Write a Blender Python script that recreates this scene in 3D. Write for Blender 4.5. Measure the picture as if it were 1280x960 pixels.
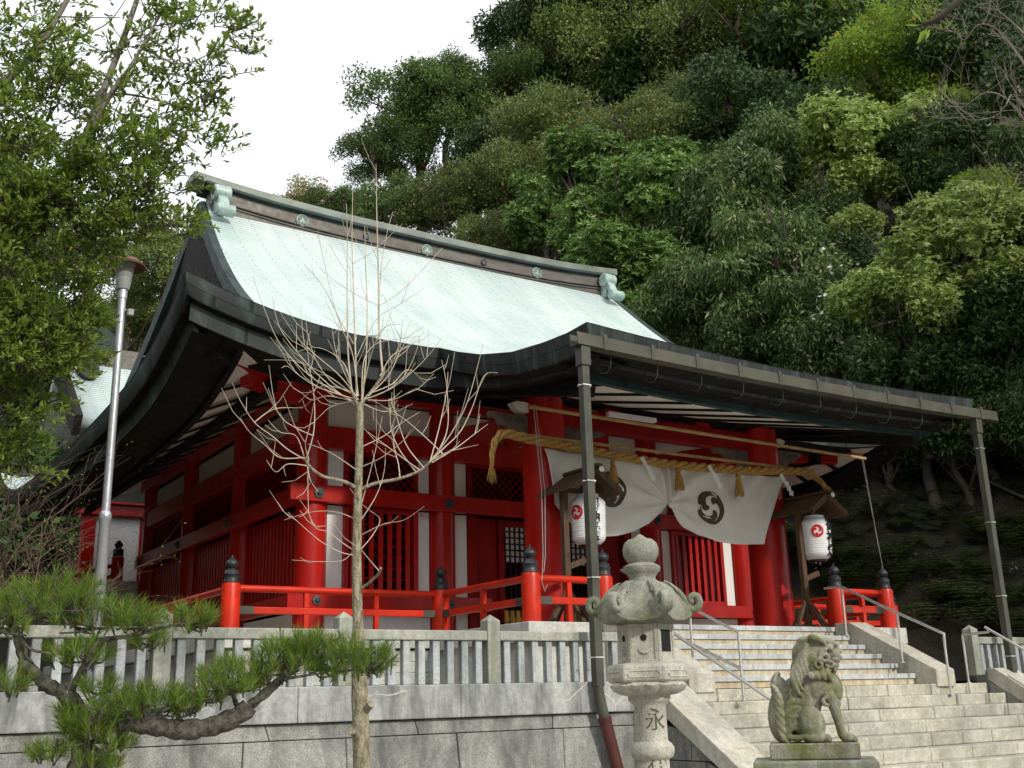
import bpy, bmesh, math, random
import numpy as np
from mathutils import Vector, Matrix, Quaternion

SC = bpy.context.scene
for _o in list(bpy.data.objects):
    bpy.data.objects.remove(_o)
COL = SC.collection
rad, sin, cos, pi = math.radians, math.sin, math.cos, math.pi

# ------------------------------------------------------------------ camera
EYE = Vector((0, 0, 1.6))
PITCH, ROLL, YAW = rad(16.12), rad(-1.55), rad(33.25)
FPX = 1364.0
fw = Vector((sin(YAW) * cos(PITCH), cos(YAW) * cos(PITCH), sin(PITCH)))
r0 = Vector((cos(YAW), -sin(YAW), 0))
u0 = r0.cross(fw)
RT = r0 * cos(ROLL) + u0 * sin(ROLL)
UP = -r0 * sin(ROLL) + u0 * cos(ROLL)
cd = bpy.data.cameras.new('camera')
cam = bpy.data.objects.new('camera', cd)
COL.objects.link(cam)
M = Matrix((RT, UP, -fw)).transposed().to_4x4()
M.translation = EYE
cam.matrix_world = M
cd.sensor_width = 36.0
cd.lens = 36.0 * FPX / 1280.0
cd.clip_end = 3000
cd.clip_start = 0.05
SC.camera = cam

# ------------------------------------------------------------------ sky and sun
SUN_EL, SUN_AZ = rad(30), rad(171)          # azimuth clockwise from +Y
w = bpy.data.worlds.new('World')
SC.world = w
w.use_nodes = True
nt = w.node_tree
nt.nodes.clear()
sky = nt.nodes.new('ShaderNodeTexSky')
sky.sky_type = 'NISHITA'
sky.sun_disc = False
sky.sun_elevation = SUN_EL
sky.sun_rotation = SUN_AZ
tc = nt.nodes.new('ShaderNodeTexCoord')
nz = nt.nodes.new('ShaderNodeTexNoise')
nz.inputs['Scale'].default_value = 2.2
nz.inputs['Detail'].default_value = 5
rp = nt.nodes.new('ShaderNodeValToRGB')
rp.color_ramp.elements[0].position = 0.25
rp.color_ramp.elements[0].color = (0.86, 0.86, 0.86, 1)
rp.color_ramp.elements[1].position = 0.5
rp.color_ramp.elements[1].color = (1, 1, 1, 1)
mx = nt.nodes.new('ShaderNodeMix')
mx.data_type = 'RGBA'
mx.inputs['B'].default_value = (9.6, 9.9, 10.4, 1)      # bright thin cloud cover
bg = nt.nodes.new('ShaderNodeBackground')
bg.inputs['Strength'].default_value = 0.11
wo = nt.nodes.new('ShaderNodeOutputWorld')
L = nt.links.new
L(tc.outputs['Generated'], nz.inputs['Vector'])
L(nz.outputs['Fac'], rp.inputs['Fac'])
L(rp.outputs['Color'], mx.inputs['Factor'])
L(sky.outputs['Color'], mx.inputs['A'])
L(mx.outputs['Result'], bg.inputs['Color'])
L(bg.outputs['Background'], wo.inputs['Surface'])

sd = bpy.data.lights.new('sun', 'SUN')
sd.energy = 2.2
sd.angle = rad(3.0)
sd.color = (1.0, 0.95, 0.86)
sun = bpy.data.objects.new('sun', sd)
COL.objects.link(sun)
sdir = Vector((sin(SUN_AZ) * cos(SUN_EL), cos(SUN_AZ) * cos(SUN_EL), sin(SUN_EL)))
sun.rotation_euler = sdir.to_track_quat('Z', 'Y').to_euler()
sun.location = (0, -20, 30)

SC.view_settings.view_transform = 'Standard'
SC.view_settings.look = 'None'
SC.view_settings.exposure = 0.28
SC.view_settings.gamma = 1.0
SC.view_settings.use_curve_mapping = False
SC.render.engine = 'CYCLES'
SC.cycles.use_denoising = True
SC.cycles.max_bounces = 6
SC.cycles.transparent_max_bounces = 8
SC.cycles.caustics_reflective = False
SC.cycles.caustics_refractive = False


def ray(px, py):
    return RT * ((px - 640) / FPX) - UP * ((py - 480) / FPX) + fw


def at(px, py, D):
    """point seen at pixel (px, py) of the 1280x960 photograph, D metres away on plan"""
    d = ray(px, py)
    return EYE + d * (D / math.hypot(d.x, d.y))


# ------------------------------------------------------------------ object helpers
class MB:
    def __init__(s):
        s.v, s.f, s.uv = [], [], None

    def add(s, vs, fs):
        b = len(s.v)
        s.v.extend([tuple(p) for p in vs])
        s.f.extend([tuple(i + b for i in q) for q in fs])
        return s

    def box(s, x0, x1, y0, y1, z0, z1):
        return s.add([(x0, y0, z0), (x1, y0, z0), (x1, y1, z0), (x0, y1, z0), (x0, y0, z1), (x1, y0, z1), (x1, y1, z1), (x0, y1, z1)],
                     [(0, 3, 2, 1), (4, 5, 6, 7), (0, 1, 5, 4), (1, 2, 6, 5), (2, 3, 7, 6), (3, 0, 4, 7)])

    def hexa(s, p):
        """8 corners ordered like box"""
        return s.add(p, [(0, 3, 2, 1), (4, 5, 6, 7), (0, 1, 5, 4), (1, 2, 6, 5), (2, 3, 7, 6), (3, 0, 4, 7)])

    def bar(s, a, b, w, h, up=(0, 0, 1)):
        """rectangular bar from a to b, width w, height h"""
        a, b = Vector(a), Vector(b)
        d = (b - a).normalized()
        sd_ = d.cross(Vector(up))
        if sd_.length < 1e-5:
            sd_ = Vector((1, 0, 0))
        sd_.normalize()
        u = sd_.cross(d)
        c = []
        for q in (-h / 2, h / 2):
            for p, e in ((a, -1), (b, -1), (b, 1), (a, 1)):
                c.append(p + sd_ * (e * w / 2) + u * q)
        return s.hexa(c)

    def tube(s, pts, rs, n=8, cap=True):
        pts = [Vector(p) for p in pts]
        if not hasattr(rs, '__len__'):
            rs = [rs] * len(pts)
        b = len(s.v)
        ref = None
        for i, p in enumerate(pts):
            d = (pts[min(i + 1, len(pts) - 1)] - pts[max(i - 1, 0)])
            if d.length < 1e-9:
                d = Vector((0, 0, 1))
            d.normalize()
            if ref is None:
                ref = Vector((1, 0, 0)) if abs(d.x) < .9 else Vector((0, 1, 0))
            ref = (ref - d * ref.dot(d))
            if ref.length < 1e-6:
                ref = d.orthogonal()
            ref.normalize()
            q = d.cross(ref)
            for k in range(n):
                a = 2 * pi * k / n
                s.v.append(tuple(p + (ref * cos(a) + q * sin(a)) * rs[i]))
        m = len(pts)
        for i in range(m - 1):
            for k in range(n):
                k2 = (k + 1) % n
                s.f.append((b + i * n + k, b + i * n + k2, b + (i + 1) * n + k2, b + (i + 1) * n + k))
        if cap:
            s.f.append(tuple(b + k for k in range(n))[::-1])
            s.f.append(tuple(b + (m - 1) * n + k for k in range(n)))
        return s

    def lathe(s, prof, c=(0, 0, 0), n=24, axis='z'):
        b = len(s.v)
        for r, z in prof:
            for k in range(n):
                a = 2 * pi * k / n
                if axis == 'z':
                    s.v.append((c[0] + r * cos(a), c[1] + r * sin(a), c[2] + z))
                elif axis == 'y':
                    s.v.append((c[0] + r * cos(a), c[1] + z, c[2] + r * sin(a)))
                else:
                    s.v.append((c[0] + z, c[1] + r * cos(a), c[2] + r * sin(a)))
        m = len(prof)
        for i in range(m - 1):
            for k in range(n):
                k2 = (k + 1) % n
                s.f.append((b + i * n + k, b + i * n + k2, b + (i + 1) * n + k2, b + (i + 1) * n + k))
        s.f.append(tuple(b + k for k in range(n))[::-1])
        s.f.append(tuple(b + (m - 1) * n + k for k in range(n)))
        return s

    def prism(s, poly, off):
        """closed polygon (list of 3d points) extruded by vector off"""
        n = len(poly)
        off = Vector(off)
        vs = [Vector(p) for p in poly] + [Vector(p) + off for p in poly]
        fs = [tuple(range(n))[::-1], tuple(range(n, 2 * n))]
        for i in range(n):
            j = (i + 1) % n
            fs.append((i, j, n + j, n + i))
        return s.add(vs, fs)

    def grid(s, rows, close_u=False):
        """rows of equal length points -> quads; keeps uv (u along row, v over rows) in metres"""
        b = len(s.v)
        n = len(rows[0])
        for r in rows:
            s.v.extend([tuple(p) for p in r])
        for i in range(len(rows) - 1):
            for k in range(n - (0 if close_u else 1)):
                k2 = (k + 1) % n
                s.f.append((b + i * n + k, b + i * n + k2, b + (i + 1) * n + k2, b + (i + 1) * n + k))
        return s

    def mesh(s, name, mat, smooth=None):
        me = bpy.data.meshes.new(name)
        me.from_pydata([tuple(p) for p in s.v], [], s.f)
        if smooth is not None:
            me.polygons.foreach_set('use_smooth', [True] * len(me.polygons))
            me.set_sharp_from_angle(angle=rad(smooth))
        if mat is not None:
            me.materials.append(mat)
        me.update()
        return me


def fixn(me):
    bm = bmesh.new()
    bm.from_mesh(me)
    bmesh.ops.recalc_face_normals(bm, faces=bm.faces)
    bm.to_mesh(me)
    bm.free()


def link(name, me, parent=None, inv=True):
    o = bpy.data.objects.new(name, me)
    COL.objects.link(o)
    if parent is not None:
        o.parent = parent
        if inv and parent.type == 'EMPTY':
            o.matrix_parent_inverse = Matrix.Translation(-Vector(parent.location))
    return o


def part(name, mb, mat, parent=None, smooth=None, bevel=0, label=None, inv=True, recalc=True, seg=2):
    me = mb.mesh(name, mat, smooth)
    if recalc:
        fixn(me)
        if smooth is not None:
            me.set_sharp_from_angle(angle=rad(smooth))
    o = link(name, me, parent, inv)
    if bevel:
        m = o.modifiers.new('bevel', 'BEVEL')
        m.width = bevel
        m.segments = seg
        m.limit_method = 'ANGLE'
        m.angle_limit = rad(40)
    if label:
        o['label'] = label
    return o


def tag(o, label, cat, group=None):
    o['label'] = label
    o['category'] = cat
    if group:
        o['group'] = group
    return o


def thing(name, label, cat, loc=(0, 0, 0), group=None):
    o = bpy.data.objects.new(name, None)
    COL.objects.link(o)
    o.location = loc
    o.empty_display_size = .2
    return tag(o, label, cat, group)


def copy_tree(o, parent=None):
    c = o.copy()
    COL.objects.link(c)
    if parent is not None:
        c.parent = parent
    for ch in list(o.children):
        copy_tree(ch, c)
    return c


def struct(name, mb, mat, smooth=None, kind='structure'):
    o = part(name, mb, mat, None, smooth, recalc=False)
    o['kind'] = kind
    return o


# ------------------------------------------------------------------ materials
def newmat(name):
    m = bpy.data.materials.new(name)
    m.use_nodes = True
    n = m.node_tree
    b = n.nodes['Principled BSDF']
    return m, n, b


def ramp(n, stops):
    r = n.nodes.new('ShaderNodeValToRGB')
    e = r.color_ramp.elements
    while len(e) < len(stops):
        e.new(0.5)
    for k, (p, c) in enumerate(stops):
        e[k].position = p
        e[k].color = (*c, 1) if len(c) == 3 else c
    return r


def noise(n, scale, detail=4, rough=.55, vec=None, sc3=None, dist=0):
    t = n.nodes.new('ShaderNodeTexNoise')
    t.inputs['Scale'].default_value = scale
    t.inputs['Detail'].default_value = detail
    t.inputs['Roughness'].default_value = rough
    t.inputs['Distortion'].default_value = dist
    if vec is None:
        c = n.nodes.new('ShaderNodeTexCoord')
        vec = c.outputs['Object']
    if sc3:
        mp = n.nodes.new('ShaderNodeMapping')
        mp.inputs['Scale'].default_value = sc3
        n.links.new(vec, mp.inputs['Vector'])
        vec = mp.outputs['Vector']
    n.links.new(vec, t.inputs['Vector'])
    return t


def mixc(n, fac, a, b, mode='MIX'):
    m = n.nodes.new('ShaderNodeMix')
    m.data_type = 'RGBA'
    m.blend_type = mode
    for s, v in (('Factor', fac), ('A', a), ('B', b)):
        if hasattr(v, 'links'):
            n.links.new(v, m.inputs[s])
        elif isinstance(v, (int, float)):
            m.inputs[s].default_value = v
        else:
            m.inputs[s].default_value = (*v, 1)
    return m.outputs['Result']


def bump(n, b, height, strength=.3, dist=.02):
    bp = n.nodes.new('ShaderNodeBump')
    bp.inputs['Strength'].default_value = strength
    bp.inputs['Distance'].default_value = dist
    n.links.new(height, bp.inputs['Height'])
    n.links.new(bp.outputs['Normal'], b.inputs['Normal'])


def paint(name, col, rough=.4, var=.2, scale=3, bs=60, bstr=.08, coat=0, metal=0, streak=None, spec=.3):
    m, n, b = newmat(name)
    t = noise(n, scale, 6, sc3=streak)
    lo = tuple(c * (1 - var) for c in col)
    hi = tuple(min(1, c * (1 + var)) for c in col)
    r = ramp(n, [(.3, lo), (.7, hi)])
    n.links.new(t.outputs['Fac'], r.inputs['Fac'])
    n.links.new(r.outputs['Color'], b.inputs['Base Color'])
    rr = ramp(n, [(.3, (rough * .8,) * 3), (.75, (min(1, rough * 1.25),) * 3)])
    t2 = noise(n, scale * 4, 4)
    n.links.new(t2.outputs['Fac'], rr.inputs['Fac'])
    n.links.new(rr.outputs['Color'], b.inputs['Roughness'])
    b.inputs['Coat Weight'].default_value = coat
    b.inputs['Coat Roughness'].default_value = .14
    b.inputs['Specular IOR Level'].default_value = spec
    b.inputs['Metallic'].default_value = metal
    t3 = noise(n, bs, 3)
    bump(n, b, t3.outputs['Fac'], bstr, .01)
    return m


def stone(name, col, speck=.25, stain=.35, stain_col=None, moss=0, moss_col=(.10, .12, .03), white=0, bstr=.3, streak=(5, 5, .5), rust=0):
    m, n, b = newmat(name)
    tcn = n.nodes.new('ShaderNodeTexCoord')
    vec = tcn.outputs['Object']
    s1 = noise(n, 130, 2, vec=vec)
    r1 = ramp(n, [(.35, tuple(c * (1 - speck) for c in col)), (.65, tuple(min(1, c * (1 + speck * .7)) for c in col))])
    n.links.new(s1.outputs['Fac'], r1.inputs['Fac'])
    c = r1.outputs['Color']
    s2 = noise(n, 1.1, 7, .65, vec=vec)
    r2 = ramp(n, [(.35, (.72, .73, .74)), (.6, (1.06, 1.05, 1.03))])
    n.links.new(s2.outputs['Fac'], r2.inputs['Fac'])
    c = mixc(n, .9, c, r2.outputs['Color'], 'MULTIPLY')
    s7 = noise(n, 16, 6, .75, vec=vec)
    r7 = ramp(n, [(.36, (.80, .80, .79)), (.62, (1.22, 1.21, 1.18))])
    n.links.new(s7.outputs['Fac'], r7.inputs['Fac'])
    c = mixc(n, .85, c, r7.outputs['Color'], 'MULTIPLY')
    if stain:
        s3 = noise(n, 1.0, 6, .65, vec=vec, sc3=streak, dist=.3)
        r3 = ramp(n, [(.42, (0, 0, 0)), (.64, (stain, stain, stain))])
        n.links.new(s3.outputs['Fac'], r3.inputs['Fac'])
        c = mixc(n, r3.outputs['Color'], c, stain_col or tuple(x * .35 for x in col))
    if white:
        v = n.nodes.new('ShaderNodeTexVoronoi')
        v.feature = 'DISTANCE_TO_EDGE'
        v.inputs['Scale'].default_value = 1.3
        dn = noise(n, 3, 4, vec=vec)
        ad = mixc(n, .16, vec, dn.outputs['Color'], 'ADD')
        n.links.new(ad, v.inputs['Vector'])
        rv = ramp(n, [(.0, (white,) * 3), (.005, (white * .7,) * 3), (.014, (0, 0, 0))])
        n.links.new(v.outputs['Distance'], rv.inputs['Fac'])
        gate = noise(n, .9, 2, vec=vec)
        rg = ramp(n, [(.5, (0, 0, 0)), (.56, (1, 1, 1))])
        n.links.new(gate.outputs['Fac'], rg.inputs['Fac'])
        fac = mixc(n, 1.0, rv.outputs['Color'], rg.outputs['Color'], 'MULTIPLY')
        c = mixc(n, fac, c, (.66, .62, .52))
    if rust:
        s5 = noise(n, 1.6, 5, .6, vec=vec, sc3=(2.2, 2.2, 1.2))
        r5 = ramp(n, [(.5, (0, 0, 0)), (.68, (rust,) * 3)])
        n.links.new(s5.outputs['Fac'], r5.inputs['Fac'])
        c = mixc(n, r5.outputs['Color'], c, (.50, .36, .17))
    if moss:
        s4 = noise(n, 3.2, 7, .7, vec=vec)
        r4 = ramp(n, [(.62 - .3 * moss, (0, 0, 0)), (.85 - .3 * moss, (.9, .9, .9))])
        n.links.new(s4.outputs['Fac'], r4.inputs['Fac'])
        mc = noise(n, 25, 4, vec=vec)
        rm = ramp(n, [(.3, tuple(x * .5 for x in moss_col)), (.7, tuple(x * 1.5 for x in moss_col))])
        n.links.new(mc.outputs['Fac'], rm.inputs['Fac'])
        c = mixc(n, r4.outputs['Color'], c, rm.outputs['Color'])
    n.links.new(c, b.inputs['Base Color'])
    b.inputs['Roughness'].default_value = .85
    b.inputs['Specular IOR Level'].default_value = .25
    s6 = noise(n, 45, 6, .7, vec=vec)
    bump(n, b, s6.outputs['Fac'], bstr, .015)
    return m


def leafmat(name, lo, hi, tint=(.2, .1, .02), tintamt=0, rough=.45, trans=.25, patch=1.2, objvar=.18):
    """foliage: colour varies leaf by leaf and in soft patches"""
    m, n, b = newmat(name)
    g = n.nodes.new('ShaderNodeNewGeometry')
    r = ramp(n, [(0, lo), (1, hi)])
    tcn = n.nodes.new('ShaderNodeTexCoord')
    ns = noise(n, patch, 2, vec=tcn.outputs['Object'])
    ma = n.nodes.new('ShaderNodeMath')
    ma.operation = 'MULTIPLY_ADD'
    ma.inputs[1].default_value = .55
    ma.inputs[2].default_value = -.1
    n.links.new(g.outputs['Random Per Island'], ma.inputs[0])
    ad = n.nodes.new('ShaderNodeMath')
    ad.operation = 'MULTIPLY_ADD'
    ad.inputs[1].default_value = .9
    n.links.new(ns.outputs['Fac'], ad.inputs[0])
    n.links.new(ma.outputs[0], ad.inputs[2])
    n.links.new(ad.outputs[0], r.inputs['Fac'])
    c = r.outputs['Color']
    if tintamt:
        gt = n.nodes.new('ShaderNodeMath')
        gt.operation = 'LESS_THAN'
        gt.inputs[1].default_value = tintamt
        wn = n.nodes.new('ShaderNodeTexWhiteNoise')
        wn.noise_dimensions = '1D'
        n.links.new(g.outputs['Random Per Island'], wn.inputs['W'])
        n.links.new(wn.outputs['Value'], gt.inputs[0])
        c = mixc(n, gt.outputs[0], c, tint)
    oi = n.nodes.new('ShaderNodeObjectInfo')
    hs = n.nodes.new('ShaderNodeHueSaturation')
    mv = n.nodes.new('ShaderNodeMapRange')
    mv.inputs['To Min'].default_value = 1 - objvar
    mv.inputs['To Max'].default_value = 1 + objvar
    n.links.new(oi.outputs['Random'], mv.inputs['Value'])
    n.links.new(mv.outputs['Result'], hs.inputs['Value'])
    n.links.new(c, hs.inputs['Color'])
    c = hs.outputs['Color']
    n.links.new(c, b.inputs['Base Color'])
    b.inputs['Roughness'].default_value = rough
    b.inputs['Specular IOR Level'].default_value = .2
    tr = n.nodes.new('ShaderNodeBsdfTranslucent')
    n.links.new(c, tr.inputs['Color'])
    ms = n.nodes.new('ShaderNodeMixShader')
    ms.inputs['Fac'].default_value = trans
    out = n.nodes['Material Output']
    n.links.new(b.outputs['BSDF'], ms.inputs[1])
    n.links.new(tr.outputs['BSDF'], ms.inputs[2])
    n.links.new(ms.outputs['Shader'], out.inputs['Surface'])
    return m


RED = paint('red_lacquer', (.40, .0095, .0055), .34, .22, 1.6, 90, .07, coat=.2, spec=.28, streak=(2.2, 2.2, .45))
VERM = paint('vermilion_rail', (.58, .026, .007), .38, .22, 2.5, 70, .08, coat=.08, spec=.3)
DKRED = paint('shaded_red_wood', (.26, .006, .007), .5, .25, 2.0, 60, .15, spec=.15)  # red with shade put into its colour, for the inside woodwork
WHITE = paint('white_plaster', (.82, .80, .77), .8, .06, 2.0, 50, .06, streak=(3, 3, .7))
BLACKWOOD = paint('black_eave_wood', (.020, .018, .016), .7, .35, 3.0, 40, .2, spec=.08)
METAL = paint('dark_giboshi_metal', (.055, .058, .062), .45, .25, 6.0, 60, .1, metal=.5)
GREENMETAL = paint('verdigris_nail_cover', (.07, .09, .085), .5, .4, 12.0, 60, .2, metal=.4)
WOOD = paint('weathered_wood', (.105, .068, .044), .8, .4, 6.0, 60, .3, streak=(8, 8, .8), spec=.12)
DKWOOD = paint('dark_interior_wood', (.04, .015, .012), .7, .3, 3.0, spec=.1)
YWOOD = paint('yellow_barrier_wood', (.55, .33, .07), .6, .2, 4.0)
GUTTER = paint('brown_gutter_metal', (.080, .075, .056), .55, .25, 3.0, 50, .1, metal=.1)
PIPE = paint('grey_green_pipe', (.080, .080, .063), .5, .25, 3.0, 50, .08, metal=.1)
REDPIPE = paint('red_brown_pipe', (.085, .028, .024), .4, .25, 4.0, 50, .08)
STEEL = paint('stainless_steel', (.66, .65, .62), .42, .04, 3.0, 20, .0, metal=1)
LAMPPOLE = paint('silver_lamp_pole', (.52, .53, .55), .35, .1, 6.0, 50, .02, metal=.7)
LAMPHOOD = paint('rusty_lamp_hood', (.12, .05, .03), .6, .5, 9.0, 50, .1, metal=.2)
LAMPGLASS = paint('frosted_lamp_globe', (.24, .25, .23), .4, .15, 5.0)
CLOTH = paint('white_cotton_cloth', (.76, .74, .69), .95, .06, 1.2, 180, .12)
CREST = paint('brown_printed_crest', (.085, .062, .045), .9, .15, 5.0)
ROPEM = paint('straw_rope', (.44, .26, .075), .85, .35, 18.0, 120, .5)
BAMBOO = paint('yellowed_bamboo', (.44, .29, .12), .5, .3, 5.0, 50, .1)
PAPER = paint('white_paper', (.80, .80, .80), .7, .05, 3.0, 60, .05)
INK_VOID = paint('black_ink_and_void', (.012, .012, .012), .7, .1, 3.0)
CRESTRED = paint('red_ink', (.55, .010, .015), .6, .1, 3.0)
CORD = paint('grey_cord', (.35, .33, .30), .8, .2, 9.0)

GRAN = stone('grey_granite', (.40, .41, .40), .22, .55, stain_col=(.10, .10, .085))
BEAMST = stone('cracked_granite_beam', (.43, .44, .435), .18, .85, stain_col=(.11, .115, .11), white=.9, streak=(3.5, 3.5, .8))
POSTST = stone('mossy_granite_post', (.42, .43, .38), .2, .45, stain_col=(.10, .10, .05), moss=.28, moss_col=(.17, .17, .06))
BALST = stone('grey_baluster_stone', (.47, .50, .51), .15, .6, stain_col=(.15, .155, .14), streak=(4, 4, .9))
WALLST = stone('rough_wall_granite', (.37, .37, .35), .45, .75, stain_col=(.075, .075, .068), bstr=.9, streak=(2.2, 2.2, .7))
STEPST = stone('rough_step_granite', (.55, .53, .45), .25, .4, stain_col=(.13, .12, .08), bstr=.5, streak=(2.5, 2.5, 1.5))
NOSEST = stone('smooth_grey_nosing', (.55, .57, .58), .12, .4, stain_col=(.2, .2, .19))
RISEST = stone('stained_riser', (.60, .55, .42), .12, .55, stain_col=(.30, .17, .07), rust=.55, streak=(9, 9, .5))
CURBST = stone('pale_curb_stone', (.56, .54, .47), .15, .4, stain_col=(.22, .19, .13), rust=.35)
WHITEST = stone('white_platform_stone', (.62, .62, .58), .1, .4, stain_col=(.3, .28, .22))
LANST = stone('lichen_lantern_granite', (.55, .53, .46), .28, .3, stain_col=(.16, .15, .10), moss=.06, moss_col=(.13, .14, .07), bstr=.5)
LANMOSS = stone('mossy_lantern_cap', (.33, .33, .28), .3, .7, stain_col=(.08, .085, .06), moss=.52, moss_col=(.17, .19, .08), bstr=.6)
LIONST = stone('mossy_lion_stone', (.40, .38, .31), .4, .6, stain_col=(.07, .07, .035), moss=.62, moss_col=(.115, .135, .018), bstr=.6)
GROUNDST = stone('pale_gravel_ground', (.40, .38, .34), .3, .2)
TERRST = stone('terrace_gravel', (.15, .14, .11), .3, .2)


def earth_mat():
    m, n, b = newmat('leaf_litter_earth')
    t = noise(n, 1.3, 8, .7)
    r = ramp(n, [(.35, (.010, .012, .006)), (.5, (.028, .026, .012)), (.65, (.055, .042, .024))])
    n.links.new(t.outputs['Fac'], r.inputs['Fac'])
    t2 = noise(n, 14, 5, .8)
    r2 = ramp(n, [(.4, (.5, .5, .5)), (.65, (1.5, 1.4, 1.2))])
    n.links.new(t2.outputs['Fac'], r2.inputs['Fac'])
    c = mixc(n, .9, r.outputs['Color'], r2.outputs['Color'], 'MULTIPLY')
    n.links.new(c, b.inputs['Base Color'])
    b.inputs['Roughness'].default_value = .95
    bump(n, b, t2.outputs['Fac'], .9, .12)
    return m


def copper_roof():
    """pale verdigris copper shingles laid in rows (UV in metres: u along the eave, v up the slope)"""
    m, n, b = newmat('verdigris_copper_shingles')
    uv = n.nodes.new('ShaderNodeUVMap')
    br = n.nodes.new('ShaderNodeTexBrick')
    br.inputs['Scale'].default_value = 1.0
    br.inputs['Brick Width'].default_value = 1.1
    br.inputs['Row Height'].default_value = .14
    br.inputs['Mortar Size'].default_value = .011
    br.inputs['Mortar Smooth'].default_value = .2
    br.inputs['Color1'].default_value = (.575, .645, .63, 1)
    br.inputs['Color2'].default_value = (.54, .615, .60, 1)
    br.inputs['Mortar'].default_value = (.30, .345, .33, 1)
    n.links.new(uv.outputs['UV'], br.inputs['Vector'])
    t = noise(n, .7, 6, .6)
    r = ramp(n, [(.35, (.86, .92, .90)), (.65, (1.08, 1.06, 1.04))])
    n.links.new(t.outputs['Fac'], r.inputs['Fac'])
    c = mixc(n, .8, br.outputs['Color'], r.outputs['Color'], 'MULTIPLY')
    # long patina streaks running down the slope
    t3 = noise(n, 1.0, 6, .65, vec=uv.outputs['UV'], sc3=(1.1, .16, 1))
    r3 = ramp(n, [(.35, (.80, .86, .84)), (.62, (1.06, 1.05, 1.04))])
    n.links.new(t3.outputs['Fac'], r3.inputs['Fac'])
    c = mixc(n, .85, c, r3.outputs['Color'], 'MULTIPLY')
    # a few rusty brown rows
    t2 = noise(n, 1.0, 5, .6, vec=uv.outputs['UV'], sc3=(.5, 6.6, 1))
    r2 = ramp(n, [(.60, (0, 0, 0)), (.75, (.35, .35, .35))])
    n.links.new(t2.outputs['Fac'], r2.inputs['Fac'])
    c = mixc(n, r2.outputs['Color'], c, (.42, .38, .31))
    n.links.new(c, b.inputs['Base Color'])
    b.inputs['Roughness'].default_value = .5
    # saw-tooth height: each row laps over the one below
    sx = n.nodes.new('ShaderNodeSeparateXYZ')
    n.links.new(uv.outputs['UV'], sx.inputs['Vector'])
    dv = n.nodes.new('ShaderNodeMath')
    dv.operation = 'DIVIDE'
    dv.inputs[1].default_value = .14
    n.links.new(sx.outputs['Y'], dv.inputs[0])
    fr = n.nodes.new('ShaderNodeMath')
    fr.operation = 'FRACT'
    n.links.new(dv.outputs[0], fr.inputs[0])
    bump(n, b, fr.outputs[0], .8, -.03)
    return m


def fascia_mat():
    """dark copper eave edging in upright plates with verdigris runs"""
    m, n, b = newmat('dark_copper_edging')
    uv = n.nodes.new('ShaderNodeUVMap')
    br = n.nodes.new('ShaderNodeTexBrick')
    br.inputs['Scale'].default_value = 1.0
    br.inputs['Brick Width'].default_value = .30
    br.inputs['Row Height'].default_value = .17
    br.inputs['Mortar Size'].default_value = .008
    br.inputs['Color1'].default_value = (.030, .035, .034, 1)
    br.inputs['Color2'].default_value = (.048, .056, .054, 1)
    br.inputs['Mortar'].default_value = (.014, .015, .014, 1)
    n.links.new(uv.outputs['UV'], br.inputs['Vector'])
    t = noise(n, 1.0, 6, .7, vec=uv.outputs['UV'], sc3=(3.0, .5, 1))
    r = ramp(n, [(.52, (0, 0, 0)), (.75, (.7, .7, .7))])
    n.links.new(t.outputs['Fac'], r.inputs['Fac'])
    c = mixc(n, r.outputs['Color'], br.outputs['Color'], (.15, .22, .21))
    n.links.new(c, b.inputs['Base Color'])
    b.inputs['Roughness'].default_value = .5
    b.inputs['Specular IOR Level'].default_value = .2
    bump(n, b, br.outputs['Fac'], .4, -.01)
    return m


ROOFM = copper_roof()
FASC = fascia_mat()
RIDGEM = paint('brown_copper_ridge', (.105, .095, .082), .5, .3, 2.0, 40, .1, metal=.25, streak=(1, 1, 4))
RIDGECAP = paint('verdigris_ridge_cap', (.165, .185, .155), .5, .35, 1.8, 40, .1, metal=.15)
VERDI = paint('pale_verdigris', (.33, .42, .385), .5, .3, 6.0, 40, .15, metal=.1)
DKCOPPER = paint('dark_verdigris_copper', (.028, .042, .038), .55, .5, 2.5, 40, .15, spec=.15)
EARTH = earth_mat()


def set_uv(o, uvs):
    me = o.data
    lay = me.uv_layers.new(name='UVMap')
    vi = np.zeros(len(me.loops), dtype=np.int32)
    me.loops.foreach_get('vertex_index', vi)
    lay.data.foreach_set('uv', np.asarray(uvs, dtype=np.float32)[vi].ravel())


def sheet(name, rows, uvrows, mat, parent, smooth=50, flip=False):
    mb = MB()
    mb.grid(rows)
    if flip:
        mb.f = [f[::-1] for f in mb.f]
    me = mb.mesh(name, mat, smooth)
    o = link(name, me, parent)
    set_uv(o, [p for r in uvrows for p in r])
    return o

# ================================================================== the setting
XC = 12.52                    # axis of the shrine and of the stairs
EY = 14.9                     # front eave
RY = 23.0                     # ridge


def terr(x, y):
    s = .8 * x + .6 * y - 24.6
    k = 1.2
    h = math.log1p(math.exp(min(40, k * s))) / k
    wob = .35 * sin(x * .7 + y * .4) + .25 * sin(x * 1.9 - y * 1.3)
    return 1.70 + .86 * min(h, 60) * (1 - .0012 * min(h, 60)) + wob * min(1, max(0, s / 4))


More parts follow.
